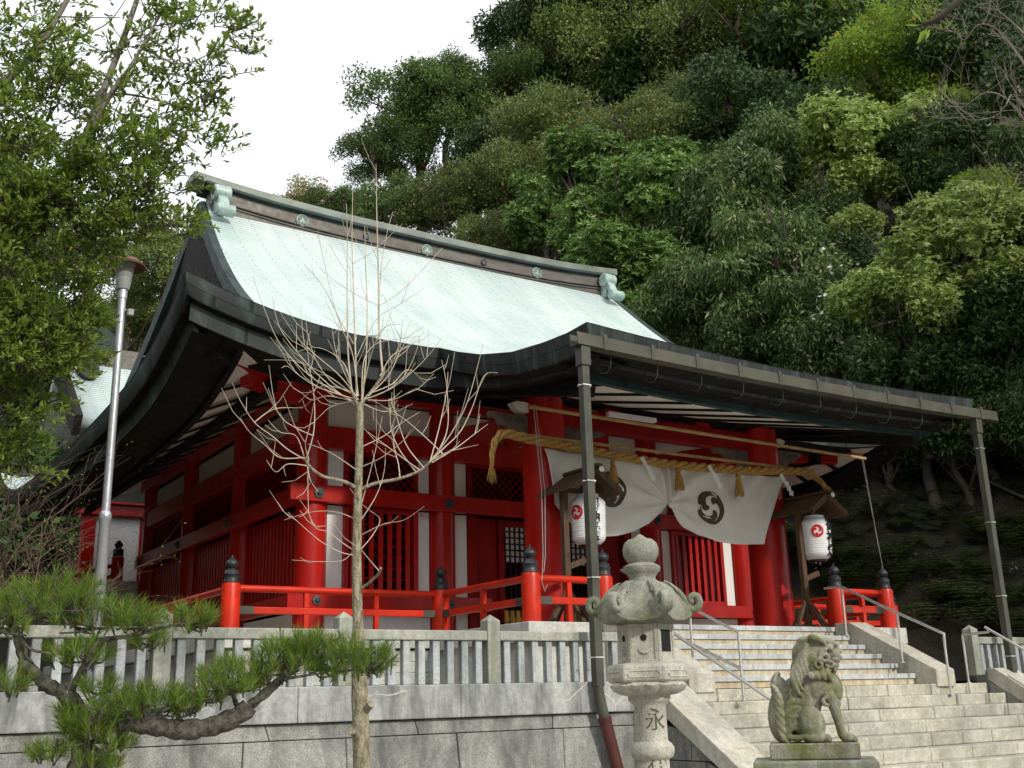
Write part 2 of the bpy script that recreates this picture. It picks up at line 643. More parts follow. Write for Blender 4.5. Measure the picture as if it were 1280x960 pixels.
mb = MB()
S_ = 900
mb.add([(-S_, -S_, 0), (S_, -S_, 0), (S_, S_, 0), (-S_, S_, 0)], [(0, 1, 2, 3)])
struct('ground', mb, GROUNDST)
mb = MB()
zt = 1.70
for x0, x1, y0, y1 in ((-40, 9.85, 11.25, 12.87), (15.25, 45, 11.25, 12.87), (-40, 45, 12.87, 75)):
    mb.add([(x0, y0, zt), (x1, y0, zt), (x1, y1, zt), (x0, y1, zt)], [(0, 1, 2, 3)])
for x0, x1 in ((-40, 8.9), (16.15, 45)):
    mb.add([(x0, 11.25, 0), (x1, 11.25, 0), (x1, 11.25, zt), (x0, 11.25, zt)], [(0, 1, 2, 3)])
struct('terrace_ground', mb, TERRST)
rows = []
for j in range(90):
    row = []
    for i in range(110):
        x = -40 + i * 1.5
        y = 11.4 + j * 1.35
        x += .3 * sin(j * 1.7 + i)
        z = terr(x, y)
        row.append((x, y, z if z > 1.78 else 1.5))
    rows.append(row)
struct('hill', MB().grid(rows), EARTH, 180)

# retaining wall of granite blocks (left of the stairs and right of them)


def retaining_wall(x0, x1, label, seed):
    rnd = random.Random(seed)
    t = thing('retaining_wall', label, 'stone wall', ((x0 + x1) / 2, 11, 0))
    mb = MB()
    yb = lambda z: 10.96 - (1.42 - z) * .10          # battered face
    for z0, z1, wlo, whi in ((0, .46, .9, 1.5), (.46, 1.26, 1.0, 1.45), (1.26, 1.42, 1.1, 1.8)):
        x = x0
        lean0 = 0
        while x < x1 - .01:
            xe = min(x1, x + rnd.uniform(wlo, whi))
            if x1 - xe < .4:
                xe = x1
            lean1 = 0 if xe >= x1 else rnd.uniform(-.05, .05)
            g = .004
            dy = rnd.uniform(-.008, .008)
            b0, b1 = yb(z0) + dy, yb(z1) + dy
            za, zb = z0 + g, z1 - g
            mb.hexa([(x + g, b0, za), (xe - g, b0, za), (xe - g, 11.3, za), (x + g, 11.3, za),
                     (x + g + lean0, b1, zb), (xe - g + lean1, b1, zb), (xe - g + lean1, 11.3, zb), (x + g + lean0, 11.3, zb)])
            x, lean0 = xe, lean1
    part('masonry', mb, WALLST, t, bevel=.010)
    mb = MB()
    x = x0
    while x < x1 - .01:
        xe = min(x1, x + 1.92)
        if x1 - xe < .5:
            xe = x1
        mb.box(x + .002, xe - .002, 10.90, 11.34, 1.425, 1.78)
        x = xe
    part('coping_beam', mb, BEAMST, t, bevel=.012)
    mb = MB().box(x0 + .01, x1 - .01, 11.0, 11.2, 0, 1.41)
    part('mortar_core', mb, paint('dark_mortar', (.05, .05, .045), .9, .3) if 'dark_mortar' not in bpy.data.materials else bpy.data.materials['dark_mortar'], t)
    return t


retaining_wall(-9, 8.88, 'long stained granite retaining wall below the stone baluster fence', 5)
retaining_wall(16.16, 30, 'short granite retaining wall on the far side of the stone stairs', 8)


def stone_fence(x0, posts, x1, label):
    """tamagaki fence: square posts, one flat rail, upright balusters"""
    t = thing('stone_fence', label, 'fence', ((x0 + x1) / 2, 11, 1.78))
    for i, px_ in enumerate(posts):
        mb = MB()
        h, a = 2.49, .085
        mb.box(px_ - a, px_ + a, 11.0, 11.0 + 2 * a, 1.782, h)
        b = len(mb.v)
        mb.f.remove((4, 5, 6, 7))
        mb.v.append((px_, 11.0 + a, h + .075))
        mb.f += [(4, 5, b), (5, 6, b), (6, 7, b), (7, 4, b)]
        part('post', mb, POSTST, t, bevel=.006)
    ed = [x0] + list(posts) + [x1]
    for a, b in zip(ed[:-1], ed[1:]):
        if b - a < .3:
            continue
        mb = MB().box(a + (.087 if a in posts else 0), b - (.087 if b in posts else 0), 11.005, 11.16, 2.262, 2.372)
        part('rail', mb, POSTST, t, bevel=.012)
        n = max(1, round((b - a) / .19)) - 1
        for k in range(1, n + 1):
            x = a + (b - a) * k / (n + 1)
            mb = MB().box(x - .043, x + .043, 11.035, 11.125, 1.782, 2.262)
            part('baluster', mb, BALST, t, bevel=.006, seg=1)
    return t


stone_fence(-1.9, [-.73, 1.17, 3.07, 5.01, 6.87], 8.86, 'grey stone baluster fence on the long retaining wall before the shrine')
stone_fence(16.0, [15.93, 17.8, 19.7], 21.6, 'short grey stone baluster fence at the foot of the wooded slope')

# ------------------------------------------------------------------ stairs
t = thing('stone_stairway', 'two-flight stone stairway climbing to the shrine porch', 'stairs', (XC, 9.5, 0))
rnd = random.Random(3)
Z0, Y0 = 2.63, 12.87
for i in range(6):                                   # upper flight: grey nosing over stained riser
    z1 = Z0 - .157 * (i + (0 if i else .0))
    z1 = Z0 - .16 * i
    y = Y0 - .30 * i
    mb = MB()
    x = 10.26
    while x < 14.79:
        xe = min(14.80, x + rnd.uniform(1.0, 1.6))
        if 14.80 - xe < .5:
            xe = 14.80
        mb.box(x + .002, xe - .002, y - .03, y + .34, z1 - .075, z1)
        x = xe
    st = part('step', mb, NOSEST, t, bevel=.008)
    mb = MB().box(10.26, 14.80, y, y + .3, z1 - .16, z1 - .077)
    part('riser', mb, RISEST, st)
for i in range(11):                                  # lower flight of rough granite blocks
    z1 = 1.66 - .16 * i
    y = 11.02 - .30 * i
    mb = MB()
    x = 9.45
    while x < 16.09:
        xe = min(16.10, x + rnd.uniform(.65, 1.25))
        if 16.1 - xe < .4:
            xe = 16.1
        dz = rnd.uniform(-.006, .006)
        dy = rnd.uniform(-.012, .012)
        mb.box(x + .003, xe - .003, y + dy, y + .40, max(z1 - .16, -.05), z1 + dz)
        x = xe
    part('step', mb, STEPST, t, bevel=.016)
for s in (-1, 1):                                    # sloping curbs of the upper flight
    xa, xb = (9.80, 10.25) if s < 0 else (14.81, 15.26)
    mb = MB()
    prof = [(10.98, 1.62), (10.98, 1.875), (12.55, 2.69), (12.86, 2.69), (12.86, 1.62)]
    mb.prism([(xa, y, z) for y, z in prof], (xb - xa, 0, 0))
    part('curb', mb, CURBST, t, bevel=.012)
    xa, xb = (8.90, 9.44) if s < 0 else (16.11, 16.65)
    mb = MB()                                        # slab of the lower flight's curb
    prof = [(11.0, 1.70), (11.0, 1.88), (10.86, 1.88), (8.1, .05), (8.1, -.14)]
    mb.prism([(xa, y, z) for y, z in prof], (xb - xa, 0, 0))
    part('curb', mb, CURBST, t, bevel=.012)
    xo = 8.99 if s < 0 else 16.12
    mb = MB()
    for z0, z1, off in ((0, .42, .0), (.42, .86, .35), (.86, 1.30, .1), (1.30, 1.68, .5)):
        y = 11.0
        ymin = lambda z: 8.1 + (z + .14) / .664
        first = True
        while y > ymin(z0) + .02:
            ye = y - (off if first and off else .78)
            first = False
            ye = max(ye, ymin(z0) + .02)
            ztop = z1
            mb.hexa([(xo, ye + .006, z0 + .006), (xo + .5, ye + .006, z0 + .006), (xo + .5, y - .006, z0 + .006), (xo, y - .006, z0 + .006),
                     (xo, ye + .006, min(z1 - .006, max(z0 + .01, (ye - 8.1) * .664 - .15))), (xo + .5, ye + .006, min(z1 - .006, max(z0 + .01, (ye - 8.1) * .664 - .15))),
                     (xo + .5, y - .006, min(z1 - .006, (y - 8.1) * .664 - .15)), (xo, y - .006, min(z1 - .006, (y - 8.1) * .664 - .15))])
            y = ye
    part('side_wall', mb, WALLST, t, bevel=.012)

# ================================================================== the shrine hall
HALL = thing('shrine_hall', 'vermilion shrine hall under a sweeping pale green copper roof', 'shrine', (XC, RY, 1.7))
WX0, WX1, WY0, WY1 = 7.40, 17.64, 17.82, 28.0        # column axes of the outer wall


def base_prof(t):
    return 7.15 + .33 * t + .0449 * t * t


def lift(a):
    return .56 * max(0, (a - 5.2) / 3.17) ** 2


def zmain(x, t):
    f = max(0, 1 - t / 4.5) ** 2
    return base_prof(t) + lift(abs(x - XC)) * f


def zside(y, t):
    a = abs(y - RY)
    f = max(0, 1 - t / 4.5) ** 2
    sag = .55 * max(0, 1 - (a / 8.1) ** 2) ** .7 * max(0, 1 - t / 1.9)
    return base_prof(t) + .56 * max(0, (a - 4.9) / 3.2) ** 2 * f - sag


KX0, KX1, KY = 8.36, 16.68, 10.9
_ky = [(10.9, 6.38), (11.35, 6.36), (11.92, 6.39), (12.73, 6.48), (13.61, 6.69), (14.3, 6.93), (14.9, 7.17)]


def zk(x, y):
    for (a, b), (c, d) in zip(_ky[:-1], _ky[1:]):
        if y <= c + 1e-6:
            u = (y - a) / (c - a)
            z = b + (d - b) * u
            break
    mid = 1 - (abs(x - XC) / 4.16) ** 2
    return z - .12 * mid * max(0, min(1, (14.9 - y) / 4))


def xleft(t):
    return 4.15 + t if t < 1.85 else 6.0 + .62 * ((t - 1.85) / 6.25) ** 1.1


def roof_slope(sign):
    rows, uvs = [], []
    NT, NX = 34, 60
    sl, pz = 0, None
    for j in range(NT + 1):
        t_ = 8.1 * j / NT
        zc = base_prof(t_)
        if pz is not None:
            sl += math.hypot(8.1 / NT, zc - pz)
        pz = zc
        xl = xleft(t_)
        r, ur = [], []
        for i in range(NX + 1):
            u = i / NX
            # denser near the ends
            x = XC + (xl - XC) * cos(pi * u) if False else xl + (2 * (XC - xl)) * u
            y = EY + t_ if sign > 0 else 2 * RY - EY - t_
            r.append((x, y, zmain(x, t_)))
            ur.append((x, sl))
        rows.append(r)
        uvs.append(ur)
    return rows, uvs


rws, uvs = roof_slope(1)
ROOF = sheet('roof', rws, uvs, ROOFM, HALL, flip=False)
rws, uvs = roof_slope(-1)
sheet('roof_back', rws, uvs, ROOFM, ROOF, flip=True)
# skirt roofs on both gable ends
for s in (-1, 1):
    rows, uvs = [], []
    for j in range(9):
        t_ = 1.9 * j / 8
        r, ur = [], []
        for i in range(41):
            y = EY + t_ + (16.2 - 2 * t_) * i / 40
            x = 4.15 + t_
            r.append((x if s < 0 else 2 * XC - x, y, zside(y, t_)))
            ur.append((y, t_ * 1.06))
        rows.append(r)
        uvs.append(ur)
    sheet('skirt_roof', rows, uvs, ROOFM, ROOF, flip=s > 0)
    # gable wall with barge boards
    xg = 6.55 if s < 0 else 2 * XC - 6.55
    poly = []
    for k in range(17):
        t_ = 1.85 + 6.2 * k / 16
        poly.append((xg, EY + t_, base_prof(t_) - .12))
    for k in range(15, -1, -1):
        t_ = 1.85 + 6.2 * k / 16
        poly.append((xg, 2 * RY - EY - t_, base_prof(t_) - .12))
    part('gable_wall', MB().prism(poly, (.05, 0, 0)), BLACKWOOD, HALL)
    for sg in (1, -1):
        mbb = MB()
        rowsb = []
        for k in range(17):
            t_ = 1.75 + 6.3 * k / 16
            xl = xleft(t_)
            xl = xl - .02 if s < 0 else 2 * XC - xl + .02
            xi = xl + .18 if s < 0 else xl - .18
            y = EY + t_ if sg > 0 else 2 * RY - EY - t_
            z = base_prof(t_)
            rowsb.append([(xl, y, z + .03), (xl, y, z - .34), (xi, y, z - .34), (xi, y, z + .03)])
        mbb.grid(rowsb, close_u=True)
        part('barge_board', mbb, FASC if False else DKCOPPER, HALL, smooth=40)
# kohai canopy
rows, uvs = [], []
for j in range(17):
    y = KY + (EY - KY) * j / 16
    r, ur = [], []
    for i in range(41):
        x = KX0 + (KX1 - KX0) * i / 40
        r.append((x, y, zk(x, y) + (.004 if j == 16 else 0)))
        ur.append((x, -(EY - y) * 1.05))
    rows.append(r)
    uvs.append(ur)
sheet('canopy_roof', rows, uvs, ROOFM, HALL)

# eave edging: one dark band all round, stepped under it
path = []                       # (x, y, z, inward dx, inward dy)
N = 26
for k in range(N * 2, -1, -1):
    y = EY + 16.2 * k / (2 * N)
    e = (1, 0)
    if k == 2 * N:
        e = (1, -1)
    if k == 0:
        e = (1, 1)
    path.append((4.15, y, zside(y, 0), *e))
for k in range(1, N):
    x = 4.15 + (KX0 - 4.15) * k / N
    path.append((x, EY, zmain(x, 0), 0, 1))
path.append((KX0, EY, zk(KX0, EY), 1, 1))
for k in range(1, N):
    y = EY + (KY - EY) * k / N
    path.append((KX0, y, zk(KX0, y), 1, 0))
path.append((KX0, KY, zk(KX0, KY), 1, 1))
for k in range(1, N * 2):
    x = KX0 + (KX1 - KX0) * k / (2 * N)
    path.append((x, KY, zk(x, KY), 0, 1))
half = [p for p in path if p[0] <= XC + 1e-6]
full = half + [(2 * XC - x, y, z, -dx, dy) for x, y, z, dx, dy in half[::-1] if abs(x - XC) > 1e-6]


def ring(d, dz):
    return [(x + dx * d, y + dy * d, z + dz) for x, y, z, dx, dy in full]


plen = [0]
for a, b in zip(full[:-1], full[1:]):
    plen.append(plen[-1] + math.hypot(a[0] - b[0], a[1] - b[1]) * (1.5 if min(a[1], b[1]) < EY - .01 else .27))
prof = [(.0, .012), (.015, -.05), (.05, -.30), (.075, -.335)]
rows = [ring(d, dz) for d, dz in prof]
vv = [0, .06, .31, .35]
sheet('eave_edging', rows, [[(l, v) for l in plen] for v in vv], FASC, HALL, smooth=60)
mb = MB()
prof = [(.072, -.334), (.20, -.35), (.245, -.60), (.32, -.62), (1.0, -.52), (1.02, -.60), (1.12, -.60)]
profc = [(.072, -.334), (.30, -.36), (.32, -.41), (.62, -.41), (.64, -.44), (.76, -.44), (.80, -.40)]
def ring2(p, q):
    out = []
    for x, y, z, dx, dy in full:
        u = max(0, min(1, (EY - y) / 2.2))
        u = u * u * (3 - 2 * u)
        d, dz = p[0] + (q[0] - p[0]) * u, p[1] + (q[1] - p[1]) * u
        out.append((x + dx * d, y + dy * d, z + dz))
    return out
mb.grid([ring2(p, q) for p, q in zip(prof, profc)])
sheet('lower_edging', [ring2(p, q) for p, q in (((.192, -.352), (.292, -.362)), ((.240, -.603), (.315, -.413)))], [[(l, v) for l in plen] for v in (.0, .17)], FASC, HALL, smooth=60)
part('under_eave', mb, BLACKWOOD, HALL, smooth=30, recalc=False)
# soffit boards (white) and black rafters
rows = []
SOF0, SOF1 = 1.05, 3.2


def zsof(zedge, d):
    return zedge - .60 + (d - 1.0) * .36


mainring = [p for p in full if not (KX0 + .01 < p[0] < 2 * XC - KX0 - .01 and p[1] < EY - .01)]
front = [p for p in mainring]
# main eave soffit runs straight through above the canopy
poly = []
for k in range(2 * N, -1, -1):
    y = EY + 16.2 * k / (2 * N)
    poly.append((4.15, y, zside(y, 0), *((1, 1) if k == 0 else (1, -1) if k == 2 * N else (1, 0))))
for k in range(1, 60):
    x = 4.15 + 16.74 * k / 60
    poly.append((x, EY, zmain(x, 0), 0, 1))
for k in range(0, 2 * N + 1):
    y = EY + 16.2 * k / (2 * N)
    poly.append((2 * XC - 4.15, y, zside(y, 0), *((-1, 1) if k == 0 else (-1, -1) if k == 2 * N else (-1, 0))))
mb = MB()
mb.grid([[(x + dx * d, y + dy * d, max(6.3, z * (1 - d / 3.4) + 7.15 * (d / 3.4) - .56 + (d - 1.0) * .33)) for x, y, z, dx, dy in poly] for d in (1.1, 1.7, 2.4, 3.3)])
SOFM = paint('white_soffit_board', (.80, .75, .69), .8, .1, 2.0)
part('soffit', mb, SOFM, HALL, recalc=False)
for k in range(12):                                  # rafters of the left eave
    y = 16.6 + k * .92
    z = zside(y, 0) * .55 + 7.15 * .45
    mb = MB().bar((5.28, y, zside(y, 0) * .66 + 7.15 * .34 - .58), (7.3, y, zside(y, 0) * .06 + 7.15 * .94 + .12), .09, .04)
    part('rafter', mb, BLACKWOOD, HALL)
    mb = MB().bar((2 * XC - 5.28, y, zside(y, 0) * .66 + 7.15 * .34 - .58), (2 * XC - 7.3, y, zside(y, 0) * .06 + 7.15 * .94 + .12), .09, .04)
    part('rafter', mb, BLACKWOOD, HALL)
for k in range(16):
    x = 5.3 + k * .92
    if KX0 - .1 < x < KX1 + .1:
        continue
    mb = MB().bar((x, 16.05, zmain(x, 0) * .66 + 7.15 * .34 - .57), (x, 17.7, 7.15), .09, .04)
    part('rafter', mb, BLACKWOOD, HALL)
for s in (0, 1):                                     # purlins round the eave
    mb = MB()
    xa = 6.1 if s == 0 else 2 * XC - 6.1
    mb.bar((xa, 16.4, 6.62), (xa, 29.6, 6.62), .15, .20)
    part('purlin', mb, BLACKWOOD, HALL)
# canopy soffit and rafters
mb = MB()
mb.grid([[(x, y, zk(x, KY) - .49 + (y - 11.7) * .25) for x in np.linspace(8.95, 16.09, 16)] for y in (11.66, 13, 14.4, 16, 17.75)])
part('canopy_soffit', mb, SOFM, HALL, recalc=False)
for k in range(9):
    x = 9.16 + k * (2 * XC - 2 * 9.16) / 8
    zc = zk(x, KY) - .505
    part('rafter', MB().bar((x, 11.72, zc), (x, 17.6, zc + 5.88 * .25), .085, .03), BLACKWOOD, HALL)
mb = MB().box(9.05, 16.0, 14.22, 14.62, 6.39, 6.66)
part('canopy_beam', mb, BLACKWOOD, HALL, bevel=.02)
mb = MB()
mb.grid([[(x, 11.56, zk(x, KY) - .442), (x, 11.56, zk(x, KY) - .53), (x, 11.64, zk(x, KY) - .54), (x, 11.64, zk(x, KY) - .442)] for x in np.linspace(8.75, 16.29, 24)], close_u=True)
mb.f += [(0, 1, 2, 3), tuple(23 * 4 + k for k in range(4))]
part('eave_board', mb, paint('green_eave_board', (.022, .050, .044), .55, .5, 2.5, 40, .15, spec=.2), HALL)
for s in (-1, 1):                                    # bargeboard-like sides of the canopy
    x = 9.0 if s < 0 else 2 * XC - 9.0
    mb = MB().bar((x, 11.7, 5.75), (x, 17.5, 7.2), .14, .22)
    part('canopy_side_beam', mb, BLACKWOOD, HALL)
# hip rafters with copper caps
for s in (-1, 1):
    a = Vector((5.05, 15.8, 6.86))
    b = Vector((7.3, 17.72, 7.02))
    if s > 0:
        a.x, b.x = 2 * XC - a.x, 2 * XC - b.x
    hb = part('hip_rafter', MB().bar(a, b, .30, .36), RED, HALL, bevel=.02)
    d = (b - a).normalized()
    part('end_cap', MB().bar(a - d * .32, a + d * .16, .34, .40), BLACKWOOD, hb, bevel=.015)
    # red bracket arms below it
    hb = part('bracket', MB().bar(a + Vector((0.55 * (1 if s < 0 else -1), .5, -.22)), b + Vector((0, 0, -.22)), .22, .24), RED, HALL, bevel=.02)

# ridge
RDG = None


def ridge_x(z0, z1, hw, x0, x1, mat, name, parent, curve=.0, over=0.0):
    rows = []
    for i in range(31):
        u = i / 30
        x = x0 + (x1 - x0) * u
        c = .22 * abs(2 * u - 1) ** 3
        rows.append([(x, RY - hw, z0 + c), (x, RY - hw, z1 + c), (x, RY + hw, z1 + c), (x, RY + hw, z0 + c)])
    mb = MB().grid(rows, close_u=True)
    n = len(rows)
    mb.f += [(3, 2, 1, 0), tuple((n - 1) * 4 + k for k in range(4))]
    return part(name, mb, mat, parent, bevel=.015)


RDG = ridge_x(11.9, 12.44, .30, 6.85, 18.2, RIDGEM, 'ridge', HALL)
ridge_x(12.44, 12.48, .335, 6.85, 18.2, RIDGEM, 'ridge_moulding', RDG)
ridge_x(12.52, 12.555, .335, 6.85, 18.2, RIDGEM, 'ridge_moulding', RDG)
ridge_x(12.48, 12.86, .285, 6.85, 18.2, RIDGEM, 'ridge_band', RDG)
ridge_x(12.86, 12.94, .40, 6.65, 18.4, DKCOPPER, 'ridge_moulding', RDG)
ridge_x(12.94, 13.13, .36, 6.38, 18.55, RIDGECAP, 'ridge_cap', RDG)


def tomoe(R, rot=0, mirror=1):
    """three comma shapes, list of 2d polygons"""
    out = []
    for k in range(3):
        a0 = rot + k * 2 * pi / 3
        o, i_ = [], []
        for j in range(19):
            t_ = j / 18
            th = a0 + mirror * t_ * rad(190)
            rho = R * (.45 + .51 * t_ ** .34)
            wd = R * .275 * (1 - t_) ** 1.1
            hi = min(rho + wd, R)
            o.append((hi * cos(th), hi * sin(th)))
            i_.append(((rho - wd) * cos(th), (rho - wd) * sin(th)))
        cap = []
        c0 = (R * .45 * cos(a0), R * .45 * sin(a0))
        for j in range(1, 10):
            ph = a0 + pi + mirror * pi * j / 10
            cap.append((c0[0] + R * .275 * cos(ph), c0[1] + R * .275 * sin(ph)))
        out.append(o + i_[::-1][1:] + cap)
    return out


def flat_xz(polys, cx, y, cz, th=.004):
    mb = MB()
    for p in polys:
        mb.prism([(cx + a, y, cz + b) for a, b in p], (0, th, 0))
    return mb


for x, r in ((9.02, .155), (12.40, .155), (15.79, .155), (10.70, .085), (14.1, .085)):
    z = 12.665 + .22 * abs((x - XC) / 5.7) ** 3
    o = part('crest_boss', MB().lathe([(r, 0), (r, -.035), (r * .85, -.05), (r * .82, -.035)], (x, RY - .286, z), 28, 'y'), VERDI if r > .1 else METAL, HALL, smooth=40)
    if r > .1:
        part('crest_swirl', flat_xz(tomoe(r * .8, .5), x, RY - .334, z, .012), RIDGECAP, o)
# scrolled ridge-end ornaments
for s in (-1, 1):
    x = 6.98 if s < 0 else 18.07
    tb = MB().box(x - .11, x + .11, RY - .52, RY + .52, 12.35, 13.02)
    orn = part('ridge_end_ornament', tb, VERDI, HALL, bevel=.04)
    for sy in (-1, 1):
        yy = RY + sy * .50
        part('scroll', MB().lathe([(.17, -.19), (.19, -.17), (.19, .17), (.17, .19)], (x, yy, 12.85), 20, 'x'), VERDI, orn, smooth=40)
        part('scroll', MB().lathe([(.12, -.21), (.14, -.19), (.14, .19), (.12, .21)], (x, RY + sy * .84, 12.30), 20, 'x'), VERDI, orn, smooth=40)
        part('scroll_web', MB().bar((x, RY + sy * .46, 12.95), (x, RY + sy * .80, 12.25), .24, .16), VERDI, orn, bevel=.03)
        part('scroll_eye', MB().lathe([(.07, -.01), (.07, .0), (.04, .02)], (x - .20 if s < 0 else x + .19, yy, 12.85), 14, 'x'), DKCOPPER, orn, smooth=40)

# ------------------------------------------------------------------ walls and columns
ZF = 2.63


def column(x, y, z0, z1, r, mat=RED, top=1.0, bot=1.0, name='column'):
    zs = [(r * bot, z0), (r * .5 * (bot + 1), z0 + .5), (r, z0 + 1.2), (r, z1 - .6), (r * top, z1 - .08), (r * top * .93, z1)]
    return part(name, MB().lathe([(a, b) for a, b in zs], (x, y, 0), 36), mat, HALL, smooth=50)


COLX = (WX0, 10.0, 15.04, WX1)
for x in COLX:
    column(x, WY0, 1.7, 7.3, .27)
COLY = (21.24, 24.62, 28.0)
for y in COLY:
    column(WX0, y, 1.7, 7.3, .27)
    column(WX1, y, 1.7, 7.3, .27)
# horizontal beams
for z0, z1, d, nm in ((5.97, 6.38, .22, 'head_beam'), (4.98, 5.28, .34, 'mid_beam'), (3.16, 3.42, .34, 'sill_beam'), (6.92, 7.34, .30, 'wall_plate')):
    e = .52 if nm in ('head_beam', 'mid_beam', 'sill_beam') else .1
    if nm == 'sill_beam':
        part(nm, MB().box(WX0 - e, 10.9, WY0 - d, WY0 - d + .16, z0, z1), RED, HALL, bevel=.012)
        part(nm, MB().box(14.2, WX1 + e, WY0 - d, WY0 - d + .16, z0, z1), RED, HALL, bevel=.012)
    else:
        part(nm, MB().box(WX0 - e, WX1 + e, WY0 - d, WY0 - d + .16, z0, z1), RED, HALL, bevel=.012)
    for xs, s in ((WX0, -1), (WX1, 1)):
        x0, x1 = (xs - d, xs - d + .16) if s < 0 else (xs + d - .16, xs + d)
        part(nm, MB().box(x0, x1, WY0 - d + .163, WY1 + .3, z0 + .002, z1 - .002), RED, HALL, bevel=.012)


def panel(x0, x1, z0, z1, mat=WHITE, y=WY0 - .05, name='plaster_panel', th=.06):
    return part(name, MB().box(x0, x1, y, y + th, z0, z1), mat, HALL)


def barred(x0, x1, z0, z1, n, y=WY0 - .08):
    o = part('barred_window', MB().box(x0, x0 + .09, y - .04, y + .1, z0, z1).box(x1 - .09, x1, y - .04, y + .1, z0, z1)
             .box(x0 + .092, x1 - .092, y - .04, y + .1, z0, z0 + .10).box(x0 + .092, x1 - .092, y - .04, y + .1, z1 - .08, z1), RED, HALL, bevel=.006)
    mb = MB()
    for k in range(n):
        x = x0 + .1 + (x1 - x0 - .2) * (k + .5) / n
        mb.box(x - .045, x + .045, y, y + .06, z0 + .1, z1 - .08)
    part('window_slats', mb, RED, o, bevel=.004, seg=1)
    mb = MB()
    for k in range(6):
        z = z0 + .3 + k * (z1 - z0 - .4) / 6
        mb.box(x0 + .09, x1 - .09, y + .065, y + .085, z, z + .03)
    part('window_tie', mb, DKRED, o)
    return o


def lattice(x0, x1, z0, z1, y=WY0 - .06, side=None):
    """diamond lattice over a dark opening, in a red frame"""
    def P(a, z, d):
        return (a, y + d, z) if side is None else (side + d, a, z)
    fr = MB()
    def B(a0, a1, c0, c1, d0, d1):
        p, q = P(a0, c0, d0), P(a1, c1, d1)
        fr.box(min(p[0], q[0]), max(p[0], q[0]), min(p[1], q[1]), max(p[1], q[1]), c0, c1)
    B(x0, x0 + .08, z0, z1, -.05, .05)
    B(x1 - .08, x1, z0, z1, -.05, .05)
    B(x0 + .082, x1 - .082, z0, z0 + .05, -.05, .05)
    B(x0 + .082, x1 - .082, z1 - .05, z1, -.05, .05)
    o = part('lattice_panel', fr, DKRED, HALL)
    mb = MB()
    a0, a1, c0, c1 = x0 + .08, x1 - .08, z0 + .05, z1 - .05
    wdt, hgt = a1 - a0, c1 - c0
    st = .16
    for sg, dd in ((1, 0), (-1, .02)):
        k = -hgt * 1.0
        while k < wdt:
            # line a = k + s, z = s (slope 1) clipped
            s0, s1 = max(0, -k), min(hgt, wdt - k)
            if s1 - s0 > .02:
                p0 = (a0 + k + s0, c0 + s0 if sg > 0 else c1 - s0)
                p1 = (a0 + k + s1, c0 + s1 if sg > 0 else c1 - s1)
                mb.bar(P(p0[0], p0[1], dd), P(p1[0], p1[1], dd), .018, .03, up=(0, 1, 0) if side is None else (1, 0, 0))
            k += st
    part('lattice_bars', mb, DKRED, o)
    return o


for s in (-1, 1):
    mir = (lambda a, b: (a, b)) if s < 0 else (lambda a, b: (2 * XC - b, 2 * XC - a))
    for a, b in ((7.685, 7.98), (9.47, 9.72)):
        x0, x1 = mir(a, b)
        panel(x0, x1, 3.42, 4.98)
        panel(x0, x1, 5.28, 5.97)
    x0, x1 = mir(10.26, 10.53)
    panel(x0, x1, 3.42, 4.98)
    panel(x0, x1, 5.28, 5.97)
    panel(x0, x1, 1.75, 3.15)
    x0, x1 = mir(7.985, 9.465)
    barred(x0, x1, 3.42, 4.98, 7)
    lattice(x0, x1, 5.28, 5.97)
    x0, x1 = mir(7.66, 9.74)
    panel(x0, x1, 6.38, 6.92)
    panel(x0, x1, 1.75, 3.15)
    x0, x1 = mir(10.26, 11.3)
    panel(x0, x1, 6.38, 6.92)
    x0, x1 = mir(10.54, 12.5)
    lattice(x0, x1, 5.28, 5.97)
x0, x1 = 11.35, 13.7
panel(x0, x1, 6.38, 6.92, name='plaster_panel')
# middle bay: door posts, lattice doors with paper panes, low yellow barrier
for s in (-1, 1):
    X = (lambda v: v) if s < 0 else (lambda v: 2 * XC - v)
    bx = lambda mb, a, b, *r: mb.box(min(X(a), X(b)), max(X(a), X(b)), *r)
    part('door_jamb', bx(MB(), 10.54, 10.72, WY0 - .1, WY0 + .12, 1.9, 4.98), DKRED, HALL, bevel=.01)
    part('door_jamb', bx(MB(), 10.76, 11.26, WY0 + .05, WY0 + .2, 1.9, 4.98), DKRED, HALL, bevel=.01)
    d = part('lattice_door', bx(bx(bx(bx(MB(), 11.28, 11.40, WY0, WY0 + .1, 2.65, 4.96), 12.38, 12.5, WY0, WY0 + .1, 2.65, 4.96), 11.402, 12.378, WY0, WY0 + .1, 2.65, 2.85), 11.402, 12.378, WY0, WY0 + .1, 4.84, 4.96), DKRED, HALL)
    mb = MB()
    for k in range(9):
        a = 11.44 + k * .115
        bx(mb, a - .012, a + .012, WY0 + .02, WY0 + .05, 2.85, 4.84)
    for k in range(16):
        z = 2.95 + k * .12
        bx(mb, 11.4, 12.38, WY0 + .052, WY0 + .07, z - .012, z + .012)
    part('door_lattice', mb, DKWOOD, d)
    part('paper_pane', bx(MB(), 11.4, 12.38, WY0 + .075, WY0 + .085, 4.15, 4.84), PAPER, d)
    mb = MB()
    for k in range(9):
        a = 11.34 + k * .13
        bx(mb, a - .04, a + .04, WY0 - .14, WY0 - .11, 2.64, 3.22)
    bx(mb, 11.3, 12.45, WY0 - .108, WY0 - .08, 3.02, 3.10)
    bx(mb, 11.3, 12.45, WY0 - .108, WY0 - .08, 2.74, 2.80)
    part('low_barrier', mb, YWOOD, HALL)
